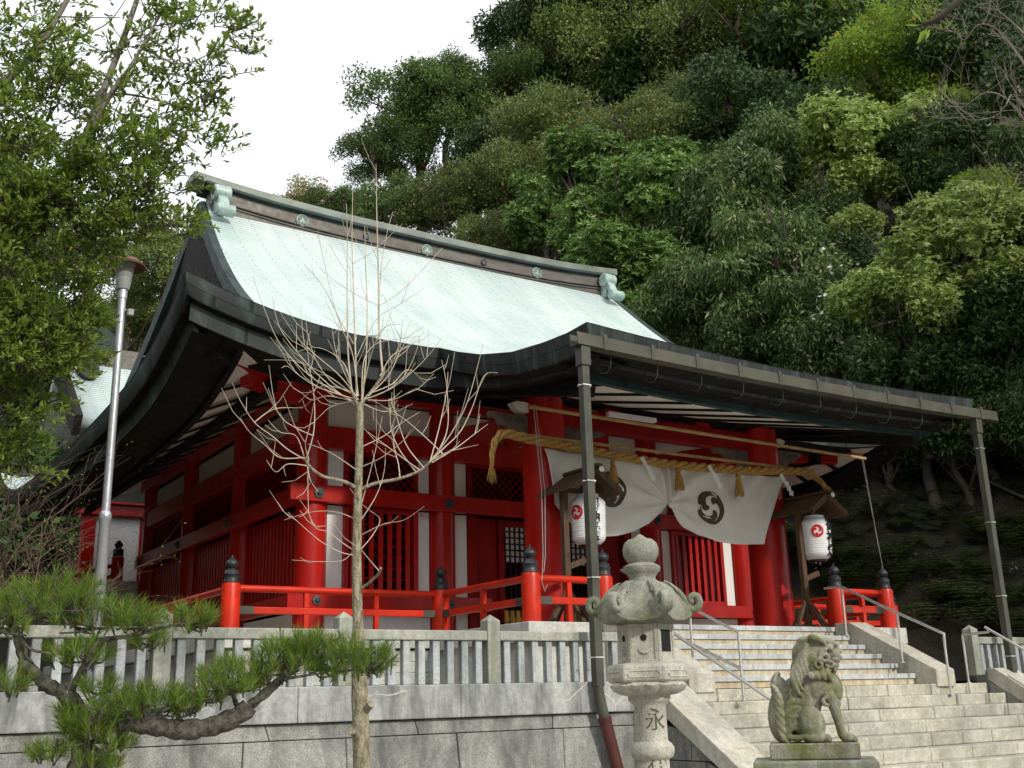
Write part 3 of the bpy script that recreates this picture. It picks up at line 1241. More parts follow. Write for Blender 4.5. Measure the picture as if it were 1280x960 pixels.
# side walls
SB = (WY0,) + COLY
for xs, s in ((WX0, -1), (WX1, 1)):
    for a, b in zip(SB[:-1], SB[1:]):
        y0, y1 = a + .28, b - .28
        xa, xb = (xs - .03, xs + .03)
        part('plaster_panel', MB().box(xa, xb, y0, y1, 6.38, 6.92), WHITE, HALL)
        lattice(y0, y1, 5.28, 5.97, side=xs - .06 if s < 0 else xs + .06)
        mb = MB()
        n = 16
        for k in range(n):
            y = y0 + (y1 - y0) * (k + .5) / n
            mb.box(xs - .05, xs + .05, y - .045, y + .045, 3.42, 4.98)
        part('window_slats', mb, RED, HALL)
        part('plaster_panel', MB().box(xa, xb, y0, y1, 1.75, 3.15), WHITE, HALL)
# floor, ceiling, back wall, inner partition
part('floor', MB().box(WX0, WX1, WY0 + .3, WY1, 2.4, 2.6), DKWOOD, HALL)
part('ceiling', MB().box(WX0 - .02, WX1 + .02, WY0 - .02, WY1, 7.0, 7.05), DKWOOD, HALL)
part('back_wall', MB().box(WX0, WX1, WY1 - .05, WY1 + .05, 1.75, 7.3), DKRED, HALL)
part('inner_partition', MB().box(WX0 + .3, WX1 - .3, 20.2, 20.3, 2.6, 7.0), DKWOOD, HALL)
# hexagonal nail covers


def nailcover(x, y, z, r=.105, ax='y'):
    mb = MB()
    if ax == 'y':
        mb.lathe([(r, 0), (r * .95, -.025), (r * .45, -.03), (r * .38, -.06), (r * .15, -.075)], (x, y, z), 6, 'y')
    else:
        mb.lathe([(r, 0), (r * .95, -.025), (r * .45, -.03), (r * .38, -.06), (r * .15, -.075)], (x, y, z), 6, 'x')
    part('nail_cover', mb, GREENMETAL, HALL)


for x in COLX:
    nailcover(x + (.0), WY0 - .341, 5.13)
    nailcover(x, WY0 - .341, 3.29, .09)
    nailcover(x, WY0 - .221, 6.17, .09)
for y in (WY0 + .12,) + COLY:
    nailcover(WX0 - .341, y, 5.13, ax='x')
    nailcover(WX0 - .341, y, 3.29, .09, ax='x')
    nailcover(WX0 - .221, y, 6.17, .09, ax='x')

# canopy columns and tie beams
for x in (10.05, 15.02):
    column(x, 14.42, ZF, 6.40, .36, top=.95, bot=1.05, name='canopy_column')
part('canopy_tie_beam', MB().box(10.3, 14.75, 14.32, 14.52, 5.95, 6.3), DKRED, HALL, bevel=.02)
for x in (10.05, 15.02):
    part('canopy_brace', MB().bar((x, 14.7, 6.05), (x, 17.6, 6.35), .22, .36), RED, HALL, bevel=.02)
    s = -1 if x < XC else 1
    nose = [(x + s * .30, 14.34, 6.1), (x + s * .30, 14.34, 6.28), (x + s * .55, 14.34, 6.29), (x + s * .66, 14.34, 6.25), (x + s * .58, 14.34, 6.15), (x + s * .5, 14.34, 6.11)]
    part('beam_nose', MB().prism(nose, (0, .16, 0)), SOFM, HALL, bevel=.015)
CARVW = paint('grey_carved_wood', (.16, .135, .11), .85, .35, 5.0, 30, .5, spec=.1)
for x, s in ((10.38, 1), (9.72, -1), (14.69, -1), (15.36, 1)):
    ln = 1.15 if abs(x - XC) < 2.4 else .75
    prof = [(0, 5.62), (0, 6.06), (ln, 6.06), (ln * .96, 5.98), (ln * .8, 5.97), (ln * .72, 5.86), (ln * .55, 5.87), (ln * .45, 5.74), (ln * .25, 5.74), (ln * .16, 5.62)]
    cb = part('carved_bracket', MB().prism([(x + s * a, 14.36, z) for a, z in prof], (0, .12, 0)), CARVW, HALL, bevel=.012)
    for q in (.25, .5, .75):
        part('carved_scroll', MB().tube([(x + s * (ln * q + .07 * cos(a)), 14.352, 5.96 + .05 * sin(a)) for a in np.linspace(0, 5.2, 12)], .012, 5), CARVW, cb, smooth=60)
for x in (11.45, 13.55):
    part('canopy_strut', MB().box(x - .16, x + .16, 14.33, 14.51, 6.3, 6.38), RED, HALL)
for x in (11.45, 13.6):
    part('beam_end', MB().box(x - .17, x + .17, 17.40, 17.58, 6.38, 6.92), RED, HALL)

# porch platform and veranda with vermilion railings
part('porch_platform', MB().box(8.52, 9.79, 12.74, 17.4, 2.36, ZF).box(15.27, 16.52, 12.74, 17.4, 2.36, ZF).box(9.791, 15.269, 12.88, 17.4, 2.36, ZF), WHITEST, HALL, bevel=.012)
part('porch_base', MB().box(8.62, 9.75, 12.86, 17.4, 1.7, 2.358), WHITEST, HALL)
part('porch_base', MB().box(15.31, 16.42, 12.86, 17.4, 1.7, 2.358), WHITEST, HALL)
part('veranda_slab', MB().box(5.12, 8.515, 15.42, 28.2, 2.40, 2.62), WHITEST, HALL, bevel=.012)
part('veranda_slab', MB().box(16.525, 19.92, 15.42, 28.2, 2.40, 2.62), WHITEST, HALL, bevel=.012)
mb = MB()
for k in range(4):
    mb.box(5.25, 8.51, 15.50, 15.6, 1.70 + k * .17, 1.70 + k * .17 + .165)
mb.box(5.25, 5.35, 15.602, 28.0, 1.70, 2.39)
part('veranda_base', mb, WHITEST, HALL, bevel=.004, seg=1)
part('veranda_base', MB().box(16.53, 19.8, 15.50, 15.6, 1.72, 2.39), WHITEST, HALL)


def railpost(x, y, par, s=1.0):
    p = part('post', MB().lathe([(.135 * s, ZF), (.137 * s, 3.28), (.125 * s, 3.315), (.10 * s, 3.325)], (x, y, 0), 24), VERM, par, smooth=40)
    return (x, y, s)


def giboshi(x, y, par, s=1.0):
    z = 3.325
    pr = [(.112, 0), (.115, .02), (.105, .03), (.105, .11), (.112, .115), (.112, .125), (.104, .13), (.10, .17), (.06, .19), (.05, .205), (.07, .225), (.092, .25), (.096, .275),
          (.085, .305), (.05, .335), (.018, .36), (.006, .40)]
    part('finial', MB().lathe([(a * s, z + b) for a, b in pr], (x, y, 0), 24), METAL, par, smooth=60)


def railing(pts, posts, ends):
    R_ = bpy.data.objects.new('railing', None)
    COL.objects.link(R_)
    R_.parent = HALL
    R_.matrix_parent_inverse = Matrix.Translation(-HALL.location)
    for x, y in posts:
        railpost(x, y, R_)
        giboshi(x, y, R_)
    for (a, b) in pts:
        a, b = Vector(a), Vector(b)
        d = (b - a)
        ln = d.length
        u = d / ln
        A, B = a + u * .10, b - u * .10
        part('rail', MB().tube([(A.x, A.y, 3.25), (B.x, B.y, 3.25)], .052, 14), VERM, R_, smooth=40)
        part('rail', MB().bar((A.x, A.y, 2.94), (B.x, B.y, 2.94), .085, .10), VERM, R_, bevel=.01)
        n = max(1, int(ln / 1.6))
        for k in range(1, n + 1):
            mb = MB()
            q = a + d * (k / (n + 1)) if n > 1 or ln > 1.5 else a + d * .5
            mb.bar((q.x, q.y, 2.62), (q.x, q.y, 2.892), .075, .075, up=(0, 1, 0))
            mb.bar((q.x, q.y, 2.992), (q.x, q.y, 3.205), .075, .075, up=(0, 1, 0))
            part('strut', mb, VERM, R_, bevel=.006)
        for p, q in ((A, A + u * .24), (B - u * .24, B)):
            part('metal_sleeve', MB().bar((p.x, p.y, 2.94), (q.x, q.y, 2.94), .095, .11), GUTTER, R_, bevel=.004, seg=1)
    return R_


yf = 12.97
railing([((8.73, yf), (10.03, yf)), ((8.73, 15.57), (8.73, yf)), ((5.27, 15.57), (8.73, 15.57)), ((5.27, 27.5), (5.27, 15.57))],
        [(8.73, yf), (10.03, yf), (8.73, 15.57), (5.27, 15.57)], 0)
railing([((15.06, yf), (16.34, yf)), ((16.34, yf), (16.34, 15.57)), ((16.34, 15.57), (19.77, 15.57)), ((19.77, 15.57), (19.77, 27.5))],
        [(15.06, yf), (16.34, yf), (16.34, 15.57), (19.77, 15.57)], 0)

# gutter along the canopy edge, hangers, down pipes
gx0, gx1, gy = 8.05, 17.0, 10.80
rows = []
gm = MB()
gz = lambda x: 5.93 + .05 * (abs(x - XC) / 4.2) ** 2
for k in range(25):
    x = gx0 + (gx1 - gx0) * k / 24
    z = gz(x)
    rows.append([(x, gy - .09, z + .165), (x, gy - .10, z), (x, gy + .07, z), (x, gy + .085, z + .165), (x, gy + .065, z + .165), (x, gy + .055, z + .015), (x, gy - .085, z + .015), (x, gy - .075, z + .165)])
gm.grid(rows, close_u=True)
gm.f += [tuple(range(8)), tuple(24 * 8 + k for k in range(8))[::-1]]
GUT = part('gutter', gm, GUTTER, HALL)
for k in range(11):
    x = gx0 + .45 + k * (gx1 - gx0 - .9) / 10
    z = gz(x)
    part('gutter_joint', MB().box(x - .03, x + .03, gy - .108, gy - .088, z - .01, z + .2), VERDI if False else PIPE, GUT)
    part('gutter_bracket', MB().tube([(x + .2, gy + .05, z), (x + .2, gy + .07, z - .16), (x + .2, gy + .16, z - .24), (x + .2, gy + .28, z - .2), (x + .2, gy + .34, z - .05)], .007, 6), PIPE, GUT, smooth=60)
for x in (8.19, 16.47):
    z = gz(x)
    part('down_pipe', MB().box(x - .075, x + .075, gy - .08, gy + .065, 5.72, z + .002), PIPE, GUT, bevel=.01)
    zl = 1.72 if x < XC else 1.3
    mb = MB().box(x - .058, x + .058, gy - .062, gy + .05, zl, 5.72)
    part('down_pipe', mb, PIPE, GUT, bevel=.012)
    for zz in (5.45, 4.2, 3.0, 2.05):
        part('pipe_clip', MB().box(x - .066, x + .066, gy - .07, gy + .056, zz, zz + .018).box(x - .1, x + .1, gy - .015, gy + .0, zz + .003, zz + .015), STEEL, GUT)
x = 8.19
part('down_pipe', MB().tube([(x, gy - .005, 1.74), (x + .01, gy - .01, 1.6), (x + .07, gy - .02, 1.32)], [.06, .062, .064], 10), PIPE, GUT, smooth=50)
part('down_pipe', MB().tube([(x + .06, gy - .02, 1.36), (x + .2, gy - .06, .75), (x + .3, gy - .1, .05)], [.075, .072, .072], 14), REDPIPE, GUT, smooth=50)
part('pipe_collar', MB().tube([(x + .057, gy - .02, 1.37), (x + .068, gy - .022, 1.32)], [.083, .083], 14), REDPIPE, GUT, smooth=50)
# fluorescent fitting under the canopy
part('light_fitting', MB().box(11.2, 12.25, 14.1, 14.2, 6.18, 6.26), PAPER, HALL, bevel=.01)

# ================================================================== things at the porch
def text_mesh(ch, size, bold=.012):
    cu = bpy.data.curves.new('lettering', 'FONT')
    cu.body = ch
    cu.size = size
    cu.align_x, cu.align_y = 'CENTER', 'CENTER'
    cu.offset = bold * size
    cu.extrude = .0015
    o = bpy.data.objects.new('lettering_tmp', cu)
    COL.objects.link(o)
    dg = bpy.context.evaluated_depsgraph_get()
    me = bpy.data.meshes.new_from_object(o.evaluated_get(dg))
    bpy.data.objects.remove(o)
    return me


# entrance curtain with two brown crests, drawn up in the middle
CU = thing('entrance_curtain', 'white cloth curtain with two brown swirl crests drawn up over the entrance', 'curtain', (12.4, 13.95, 5.42))
bot = [(9.90, 4.55), (10.3, 4.16), (10.62, 4.06), (11.06, 4.10), (11.45, 4.20), (11.8, 4.36), (12.05, 4.56), (12.19, 4.72), (12.33, 4.52), (12.55, 4.34), (12.85, 4.22), (13.25, 4.13), (13.7, 4.11), (14.1, 4.13), (14.45, 4.15)]
top0, top1 = 9.72, 15.18


def cbot(u):
    f = u * (len(bot) - 1)
    i = min(len(bot) - 2, int(f))
    a, b = bot[i], bot[i + 1]
    q = f - i
    return a[0] + (b[0] - a[0]) * q, a[1] + (b[1] - a[1]) * q


def cloth_pt(u, v):
    bx_, bz = cbot(u)
    tx = top0 + (top1 - top0) * u
    sx = v ** .8
    # the right hem bows
    x = tx + (bx_ - tx) * sx
    tz = 5.43 - .05 * sin(pi * u)
    z = tz + (bz - tz) * v
    d = math.hypot(x - 12.19, (z - 4.72) * .8)
    th = math.atan2(z - 4.72, x - 12.19)
    y = 13.95 - .06 * math.exp(-d * .9) * sin(th * 11 + 1.0) * min(1, d * 2.5) - .03 * sin(u * 9) * v - .02 * sin(u * 23 + v * 2) * v * (1 - v * .4) - .12 * math.exp(-((u - .5) / .12) ** 2) * v
    y -= .022 * sin(u * 53 + 3 * sin(v * 3) + 2 * sin(u * 7)) * (1 - .75 * v) + .03 * sin(u * 15 + v * 4) * v
    return (x, y, z)


rows = [[cloth_pt(i / 160, j / 40) for i in range(161)] for j in range(41)]
cl = part('cloth', MB().grid(rows), CLOTH, CU, smooth=180, recalc=False)
sm = cl.modifiers.new('thickness', 'SOLIDIFY')
sm.thickness = .006
part('hem_seam', MB().grid([[Vector(cloth_pt(i / 80, .56 + q)) + Vector((0, -.006, 0)) for i in range(81)] for q in (0, .008)]), paint('pale_hem', (.74, .72, .68), .9, .05), CU, recalc=False)
part('tie_cord', MB().tube([(12.19, 13.84, 5.40), (12.19, 13.80, 5.0), (12.19, 13.80, 4.70)], .012, 6).lathe([(.01, -.06), (.05, -.03), (.055, 0), (.045, .04), (.01, .06)], (12.19, 13.80, 4.68), 10), CLOTH, CU, smooth=60)


def cloth_y(x, z):
    best = 13.95
    bd = 9
    for r in rows:
        for p in r:
            d = (p[0] - x) ** 2 + (p[2] - z) ** 2
            if d < bd:
                bd, best = d, p[1]
    return best


for cx, cz in ((11.02, 4.87), (13.20, 4.72)):
    mb = MB()
    for poly in tomoe(.305, .9, -1):
        mb.prism([(cx + a, cloth_y(cx + a, cz + b) - .016, cz + b) for a, b in poly], (0, .004, 0))
    part('crest', mb, CREST, CU)

# straw rope
RO = thing('straw_rope', 'thick twisted straw rope strung across the porch above the curtain', 'rope', (12.4, 13.84, 5.5))
rp_pts = [(8.66, 13.84, 4.93), (8.67, 13.84, 5.12), (8.70, 13.84, 5.32), (8.78, 13.84, 5.48), (8.92, 13.84, 5.56), (9.15, 13.84, 5.55), (9.5, 13.84, 5.51), (10.0, 13.82, 5.48), (10.7, 13.82, 5.44), (11.5, 13.82, 5.40),
          (12.3, 13.82, 5.38), (13.2, 13.82, 5.40), (14.1, 13.82, 5.44), (15.0, 13.82, 5.51), (15.5, 13.83, 5.54), (15.75, 13.84, 5.51), (15.93, 13.84, 5.42), (16.1, 13.84, 5.30)]


def resample(pts, n):
    pts = [Vector(p) for p in pts]
    # catmull-rom
    out = []
    m = len(pts)
    for i in range(m - 1):
        p0, p1, p2, p3 = pts[max(i - 1, 0)], pts[i], pts[i + 1], pts[min(i + 2, m - 1)]
        for k in range(12):
            t_ = k / 12
            out.append(.5 * ((2 * p1) + (p2 - p0) * t_ + (2 * p0 - 5 * p1 + 4 * p2 - p3) * t_ ** 2 + (3 * p1 - p0 - 3 * p2 + p3) * t_ ** 3))
    out.append(pts[-1])
    L_ = [0]
    for a, b in zip(out[:-1], out[1:]):
        L_.append(L_[-1] + (b - a).length)
    res = []
    j = 0
    for k in range(n):
        s_ = L_[-1] * k / (n - 1)
        while j < len(L_) - 2 and L_[j + 1] < s_:
            j += 1
        q = (s_ - L_[j]) / max(1e-9, L_[j + 1] - L_[j])
        res.append(out[j].lerp(out[j + 1], min(1, q)))
    return res, L_[-1]


P, Lr = resample(rp_pts, 420)
for st in range(3):
    pts, rs = [], []
    for i, p in enumerate(P):
        d = (P[min(i + 1, 419)] - P[max(i - 1, 0)]).normalized()
        s1 = d.cross(Vector((0, 1, 0))).normalized()
        s2 = s1.cross(d)
        s_ = Lr * i / 419
        fat = 1.0
        if s_ < .75:
            fat = .35 + .65 * (s_ / .75)
        if Lr - s_ < .5:
            fat = .55 + .45 * (Lr - s_) / .5
        a = s_ * 2 * pi / .66 + st * 2 * pi / 3
        pts.append(p + (s1 * cos(a) + s2 * sin(a)) * .041 * fat)
        rs.append(.040 * fat * (1 + .05 * sin(i * 2.3 + st)))
    part('strand', MB().tube(pts, rs, 8), ROPEM, RO, smooth=60)
rnd = random.Random(11)
for e, dd in ((P[0], Vector((0, 0, -1))), (P[-1], (P[-1] - P[-8]).normalized())):
    mb = MB()
    for k in range(60):
        a, r = rnd.uniform(0, 2 * pi), rnd.uniform(0, .05)
        b = e + Vector((r * cos(a), r * sin(a), 0)) - dd * .05
        tip = b + dd * rnd.uniform(.1, .22) + Vector((rnd.uniform(-.05, .05), rnd.uniform(-.05, .05), rnd.uniform(-.03, .03)))
        mb.tube([b, tip], [.007, .003], 4, cap=False)
    part('frayed_end', mb, ROPEM, RO)
for x in (10.95, 12.36, 13.75):
    z = 5.30
    mb = MB().tube([(x, 13.80, 5.42), (x, 13.78, z - .05)], .012, 6)
    mb.lathe([(.02, 0), (.045, -.02), (.05, -.06), (.035, -.09), (.05, -.11), (.075, -.30), (.08, -.36), (.01, -.35)], (x, 13.76, z + .02), 14)
    for k in range(22):
        a = 2 * pi * k / 22
        mb.tube([(x + .045 * cos(a), 13.76 + .045 * sin(a), z - .1), (x + .082 * cos(a), 13.76 + .082 * sin(a), z - .36 + .02 * sin(k * 5))], [.008, .010], 4)
    part('tassel', mb, ROPEM, RO, smooth=50)
# zigzag paper streamers
k_ = 0
for x, lab in ((10.45, 'zigzag white paper streamer half hidden by the grey down pipe'), (11.62, 'zigzag white paper streamer on the curtain half with the pipe before it'), (13.12, 'zigzag white paper streamer hanging over the fully visible crest'), (14.88, 'zigzag white paper streamer at the curtain edge beside the far column')):
    s = thing('paper_streamer', lab, 'paper streamer', (x, 13.73, 5.38), 'paper streamers on the straw rope')
    z = 5.42
    xx = x
    sg = 1
    mb = MB()
    mb.bar((x - .07, 13.74, z), (x + .01, 13.72, z - .15), .004, .08, up=(1, 0, .7))
    for j in range(3):
        yj = 13.71 - .008 * j
        mb.prism([(xx + .0 + j * .04 - .02, yj, z - .12 - j * .085), (xx + .095 + j * .04 - .02, yj - .01, z - .135 - j * .085), (xx + .105 + j * .04 - .02, yj, z - .23 - j * .085), (xx + .015 + j * .04 - .02, yj + .01, z - .215 - j * .085)], (0, .003, 0))
    part('folded_paper', mb, PAPER, s)
# bamboo poles
p = MB()
a, b = Vector((9.2, 13.55, 5.955)), Vector((16.95, 13.55, 5.875))


def bamboo(a, b, r):
    pts, rs = [], []
    n = 22
    for i in range(n + 1):
        q = a.lerp(b, i / n)
        for off, k in ((-.02, 1), (-.008, 1.18), (.008, 1.18), (.02, 1)):
            pts.append(q + (b - a).normalized() * off)
            rs.append(r * k)
    return MB().tube(pts, rs, 8)


tag(part('bamboo_pole', bamboo(a, b, .03), BAMBOO, None, smooth=50), 'bare bamboo pole slung high under the canopy from column to column', 'pole')
tag(part('bamboo_pole', bamboo(Vector((8.86, 13.92, 5.60)), Vector((15.9, 13.92, 5.60)), .028), BAMBOO, None, smooth=50), 'bamboo pole to which the thick straw rope is tied', 'pole')
# cords
tag(part('pull_cord', MB().tube([(9.24, 13.5, 5.98), (9.20, 13.3, 4.6), (9.02, 13.06, 3.6), (8.85, 12.85, 3.3), (8.83, 12.84, 3.2), (8.88, 12.84, 3.05), (8.92, 12.84, 3.15)], .006, 5).tube([(9.28, 13.5, 5.98), (9.26, 13.3, 4.6), (9.06, 13.06, 3.6), (8.87, 12.84, 3.32)], .006, 5), CORD, None), 'thin pale cord running from the bamboo pole down to a railing post', 'cord')
tag(part('pull_cord', MB().tube([(16.9, 13.55, 5.9), (16.95, 13.5, 4.6), (17.02, 13.4, 2.75)], .0045, 5).tube([(16.86, 13.55, 5.9), (16.98, 13.5, 4.2), (17.05, 13.4, 2.75)], .0035, 5), CORD, None), 'thin cord hanging against the dark wooded bank', 'cord')

# paper lanterns on roofed wooden stands
def lantern_stand(cx, label, side):
    t = thing('lantern_stand', label, 'lantern stand', (cx, 13.5, ZF), 'roofed lantern stands')
    px_ = cx - .30
    Y_ = 13.55
    part('post', MB().box(px_ - .05, px_ + .05, Y_ - .05, Y_ + .05, ZF, 4.72), WOOD, t, bevel=.006)
    part('arm', MB().bar((px_ - .12, Y_, 4.70), (px_ + .75, Y_, 4.70), .07, .08), WOOD, t, bevel=.006)
    part('arm', MB().bar((px_, Y_, 3.5), (px_ + .32, Y_ - .06, 3.62), .06, .09), WOOD, t, bevel=.006)
    for a in (-1, 1):
        part('foot_brace', MB().bar((px_ + a * .40, Y_ - .1, ZF + .02), (px_, Y_, ZF + .55), .06, .07), WOOD, t, bevel=.005)
        part('foot_brace', MB().bar((px_, Y_ + a * .38, ZF + .02), (px_, Y_, ZF + .5), .06, .07), WOOD, t, bevel=.005)
    part('foot', MB().bar((px_ - .45, Y_ - .1, ZF + .03), (px_ + .45, Y_ - .1, ZF + .03), .07, .06), WOOD, t, bevel=.005)
    # little gabled roof, ridge running front to back
    rx, rz = cx + .03, 4.98
    rf = None
    for s in (-1, 1):
        mb = MB()
        for k in range(5):                            # shingle rows
            q0, q1 = k / 5, (k + 1) / 5 + .05
            w_ = .50
            xa, xb = rx + s * w_ * q0, rx + s * w_ * q1
            za, zb = rz - .36 * q0 + .016, rz - .36 * q1 + .022
            for j in range(6):
                y0 = Y_ - .44 + j * .15
                mb.hexa([(xa, y0, za), (xb, y0, zb), (xb, y0 + .145, zb), (xa, y0 + .145, za), (xa, y0, za + .022), (xb, y0, zb + .022), (xb, y0 + .145, zb + .022), (xa, y0 + .145, za + .022)])
        part('roof_shingles', mb, WOOD, t)
        for yy in (Y_ - .45, Y_ + .47):
            part('barge_board', MB().bar((rx, yy, rz - .02), (rx + s * .44, yy, rz - .32), .03, .10), WOOD, t, bevel=.004)
    part('ridge_board', MB().bar((rx, Y_ - .52, rz + .045), (rx, Y_ + .54, rz + .045), .12, .05), WOOD, t, bevel=.006)
    part('ridge_pole', MB().lathe([(.045, -.56), (.045, .55)], (rx, Y_, rz - .03), 14, 'y'), WOOD, t, smooth=40)
    part('pole_end', MB().lathe([(.046, -.568), (.046, -.561)], (rx, Y_, rz - .03), 14, 'y'), PAPER, t)
    return t


def paper_lantern(cx, cy, label, twist):
    z0, z1 = 3.84, 4.60
    t = thing('paper_lantern', label, 'paper lantern', (cx, cy, z0), 'paper lanterns at the porch')
    R0 = .285

    def rad_at(z):
        q = (z - z0) / (z1 - z0)
        e = min(q, 1 - q)
        b = 1 - max(0, (.16 - e) / .16) ** 2 * .42
        return R0 * b * (.90 + .10 * q)
    pr = []
    n = 84
    for k in range(n + 1):
        z = z0 + (z1 - z0) * k / n
        rib = .006 * abs(sin(pi * k / 3.5))
        pr.append((rad_at(z) - .006 + rib, z))
    part('paper_body', MB().lathe(pr, (cx, cy, 0), 40), PAPER, t, smooth=30)
    part('rim', MB().lathe([(.10, z1 - .004), (.175, z1 - .004), (.175, z1 + .03), (.10, z1 + .03)], (cx, cy, 0), 24), PAPER, t, smooth=30)
    part('rim', MB().lathe([(.10, z0 - .03), (.165, z0 - .03), (.165, z0 + .004), (.10, z0 + .004)], (cx, cy, 0), 24), DKWOOD, t, smooth=30)
    part('hook', MB().tube([(cx, cy, z1 + .02), (cx, cy, z1 + .12)], .012, 6), STEEL, t)
    part('tip', MB().tube([(cx + .05, cy, z0 - .03), (cx + .05, cy, z0 - .08)], .01, 6).tube([(cx - .06, cy, z0 - .03), (cx - .06, cy, z0 - .06)], .01, 6), PAPER, t)

    def wrap(polys2d, ang, zc, name, mat, lift_=.008):
        """lay flat shapes round the lantern at angle ang"""
        mb = MB()
        for p in polys2d:
            # subdivide the outline as a fan from its centroid is enough at this size
            vs = []
            for a, b in p:
                r = rad_at(zc + b) + lift_
                th = ang + a / R0
                vs.append((cx + r * cos(th), cy + r * sin(th), zc + b))
            mb.add(vs, [tuple(range(len(vs)))])
        part(name, mb, mat, t, recalc=False)
    wrap(tomoe(.115, .4, 1), twist - rad(58), 4.33, 'crest', CRESTRED)
    for k, ch in enumerate('御神燈'):
        me = text_mesh(ch, .235, .022)
        zc = 4.43 - k * .225
        for v in me.vertices:
            x_, y_ = v.co.x, v.co.y
            r = rad_at(zc + y_) + .008 + v.co.z
            th = twist + x_ / R0
            v.co = (cx + r * cos(th), cy + r * sin(th), zc + y_)
        me.materials.clear()
        me.materials.append(INK_VOID)
        link('lettering', me, t)
    return t


lantern_stand(10.08, 'roofed wooden lantern stand behind the grey down pipe', -1)
lantern_stand(15.24, 'roofed wooden lantern stand before the dark wooded bank', 1)
paper_lantern(10.16, 13.45, 'white paper lantern partly hidden by the down pipe in front of it', rad(-108))
paper_lantern(15.24, 13.45, 'white paper lantern with its red swirl crest facing out in full', rad(-72))

# ------------------------------------------------------------------ steel handrails
def handrail(label, rails, posts):
    t = thing('steel_handrail', label, 'handrail', Vector(posts[0][0]))
    for r in rails:
        part('rail', MB().tube(resample(r, 40)[0] if len(r) > 2 else r, .021, 10), STEEL, t, smooth=50)
    for a, b in posts:
        part('post', MB().tube([a, b], .019, 10), STEEL, t, smooth=50)
        part('base_flange', MB().lathe([(.045, 0), (.045, .012), (.02, .02)], a, 12), STEEL, t, smooth=30)


X = 10.36
handrail('steel handrail with two rails on the upper flight near the stone lantern',
         [[(X, 12.95, 3.42), (X, 10.60, 2.36)], [(X, 11.55, 2.28), (X, 10.60, 1.90)]],
         [((X, 11.50, 2.0), (X, 11.50, 2.74)), ((X, 10.60, 1.5), (X, 10.60, 2.36)), ((X, 12.6, 2.45), (X, 12.6, 3.26))])
X = 9.60
handrail('long steel handrail running down behind the stone lion',
         [[(X, 11.3, 2.53), (X, 8.3, .95)]],
         [((X, 8.42, .18), (X, 8.42, 1.01)), ((X, 11.06, 1.66), (X, 11.06, 2.40))])
X = 14.72
handrail('steel handrail by the far railing posts, ending at the curb block',
         [[(X, 12.92, 3.28), (X, 12.60, 3.27), (X, 12.42, 3.21), (X, 11.7, 2.86), (X, 10.78, 2.43), (X, 10.70, 2.37), (X, 10.70, 2.2)]],
         [((X, 12.55, 2.47), (X, 12.55, 3.25)), ((X, 11.50, 1.99), (X, 11.50, 2.76)), ((X, 10.70, 1.5), (X, 10.70, 2.36))])
X = 15.72
handrail('steel handrail beside the lone fence post on the lower flight',
         [[(X, 11.08, 2.40), (X, 10.6, 2.42), (X, 10.52, 2.41), (X, 8.6, 1.22)], [(X, 10.38, 1.76), (X, 8.6, .62)]],
         [((X, 11.08, 1.66), (X, 11.08, 2.40)), ((X, 8.7, .38), (X, 8.7, 1.28))])

# ------------------------------------------------------------------ lamp post
T = thing('lamp_post', 'tall silver lamp post with a rusty flat hood behind the stone fence', 'lamp post', (2.77, 12.5, 1.7))
part('pole', MB().lathe([(.064, 1.7), (.060, 3.62), (.067, 3.63), (.067, 3.69), (.047, 3.72)], (2.77, 12.5, 0), 24), LAMPPOLE, T, smooth=40)
part('pole', MB().lathe([(.046, 3.71), (.043, 6.22), (.052, 6.23), (.052, 6.36), (.04, 6.37)], (2.77, 12.5, 0), 24), LAMPPOLE, T, smooth=40)
part('lamp_socket', MB().lathe([(.07, 6.34), (.085, 6.44), (.085, 6.48), (.06, 6.48)], (2.77, 12.5, 0), 24), LAMPGLASS, T, smooth=40)
part('lamp_shade', MB().lathe([(.085, 6.48), (.125, 6.68), (.125, 6.70)], (2.77, 12.5, 0), 24), LAMPGLASS, T, smooth=40)
part('hood', MB().lathe([(.10, 6.68), (.235, 6.625), (.24, 6.65), (.13, 6.73), (.02, 6.74)], (2.77, 12.5, 0), 28), LAMPHOOD, T, smooth=30)
part('sensor', MB().box(2.83, 2.90, 12.43, 12.5, 6.02, 6.10).bar((2.80, 12.48, 6.08), (2.90, 12.46, 6.10), .03, .02), LAMPGLASS, T, bevel=.008)

# ------------------------------------------------------------------ stone lantern
lx, ly = 4.85, 5.84
T = thing('stone_lantern', 'tall mossy stone lantern with scrolled hexagonal cap in front of the wall', 'stone lantern', (lx, ly, 0))


def hexring(R, z, nseg=8, corner=0, power=1.0, rot=0.26):
    """ring of a hexagon with optional lift at the corners"""
    pts = []
    for k in range(6):
        for j in range(nseg):
            a0, a1 = rot + k * pi / 3, rot + (k + 1) * pi / 3
            q = j / nseg
            x = R * (cos(a0) * (1 - q) + cos(a1) * q)
            y = R * (sin(a0) * (1 - q) + sin(a1) * q)
            e = abs(2 * q - 1) ** 3
            pts.append((lx + x * (1 + .05 * corner * e), ly + y * (1 + .05 * corner * e), z + corner * .06 * e))
    return pts


def hexloft(prof, name, mat, par, bevel=.008, smooth=None):
    mb = MB()
    n = len(hexring(1, 0))
    mb.grid([hexring(*p) if len(p) < 3 else hexring(p[0], p[1], 8, p[2]) for p in prof], close_u=True)
    mb.f.append(tuple(range(n))[::-1])
    mb.f.append(tuple((len(prof) - 1) * n + k for k in range(n)))
    return part(name, mb, mat, par, smooth=smooth, bevel=bevel)


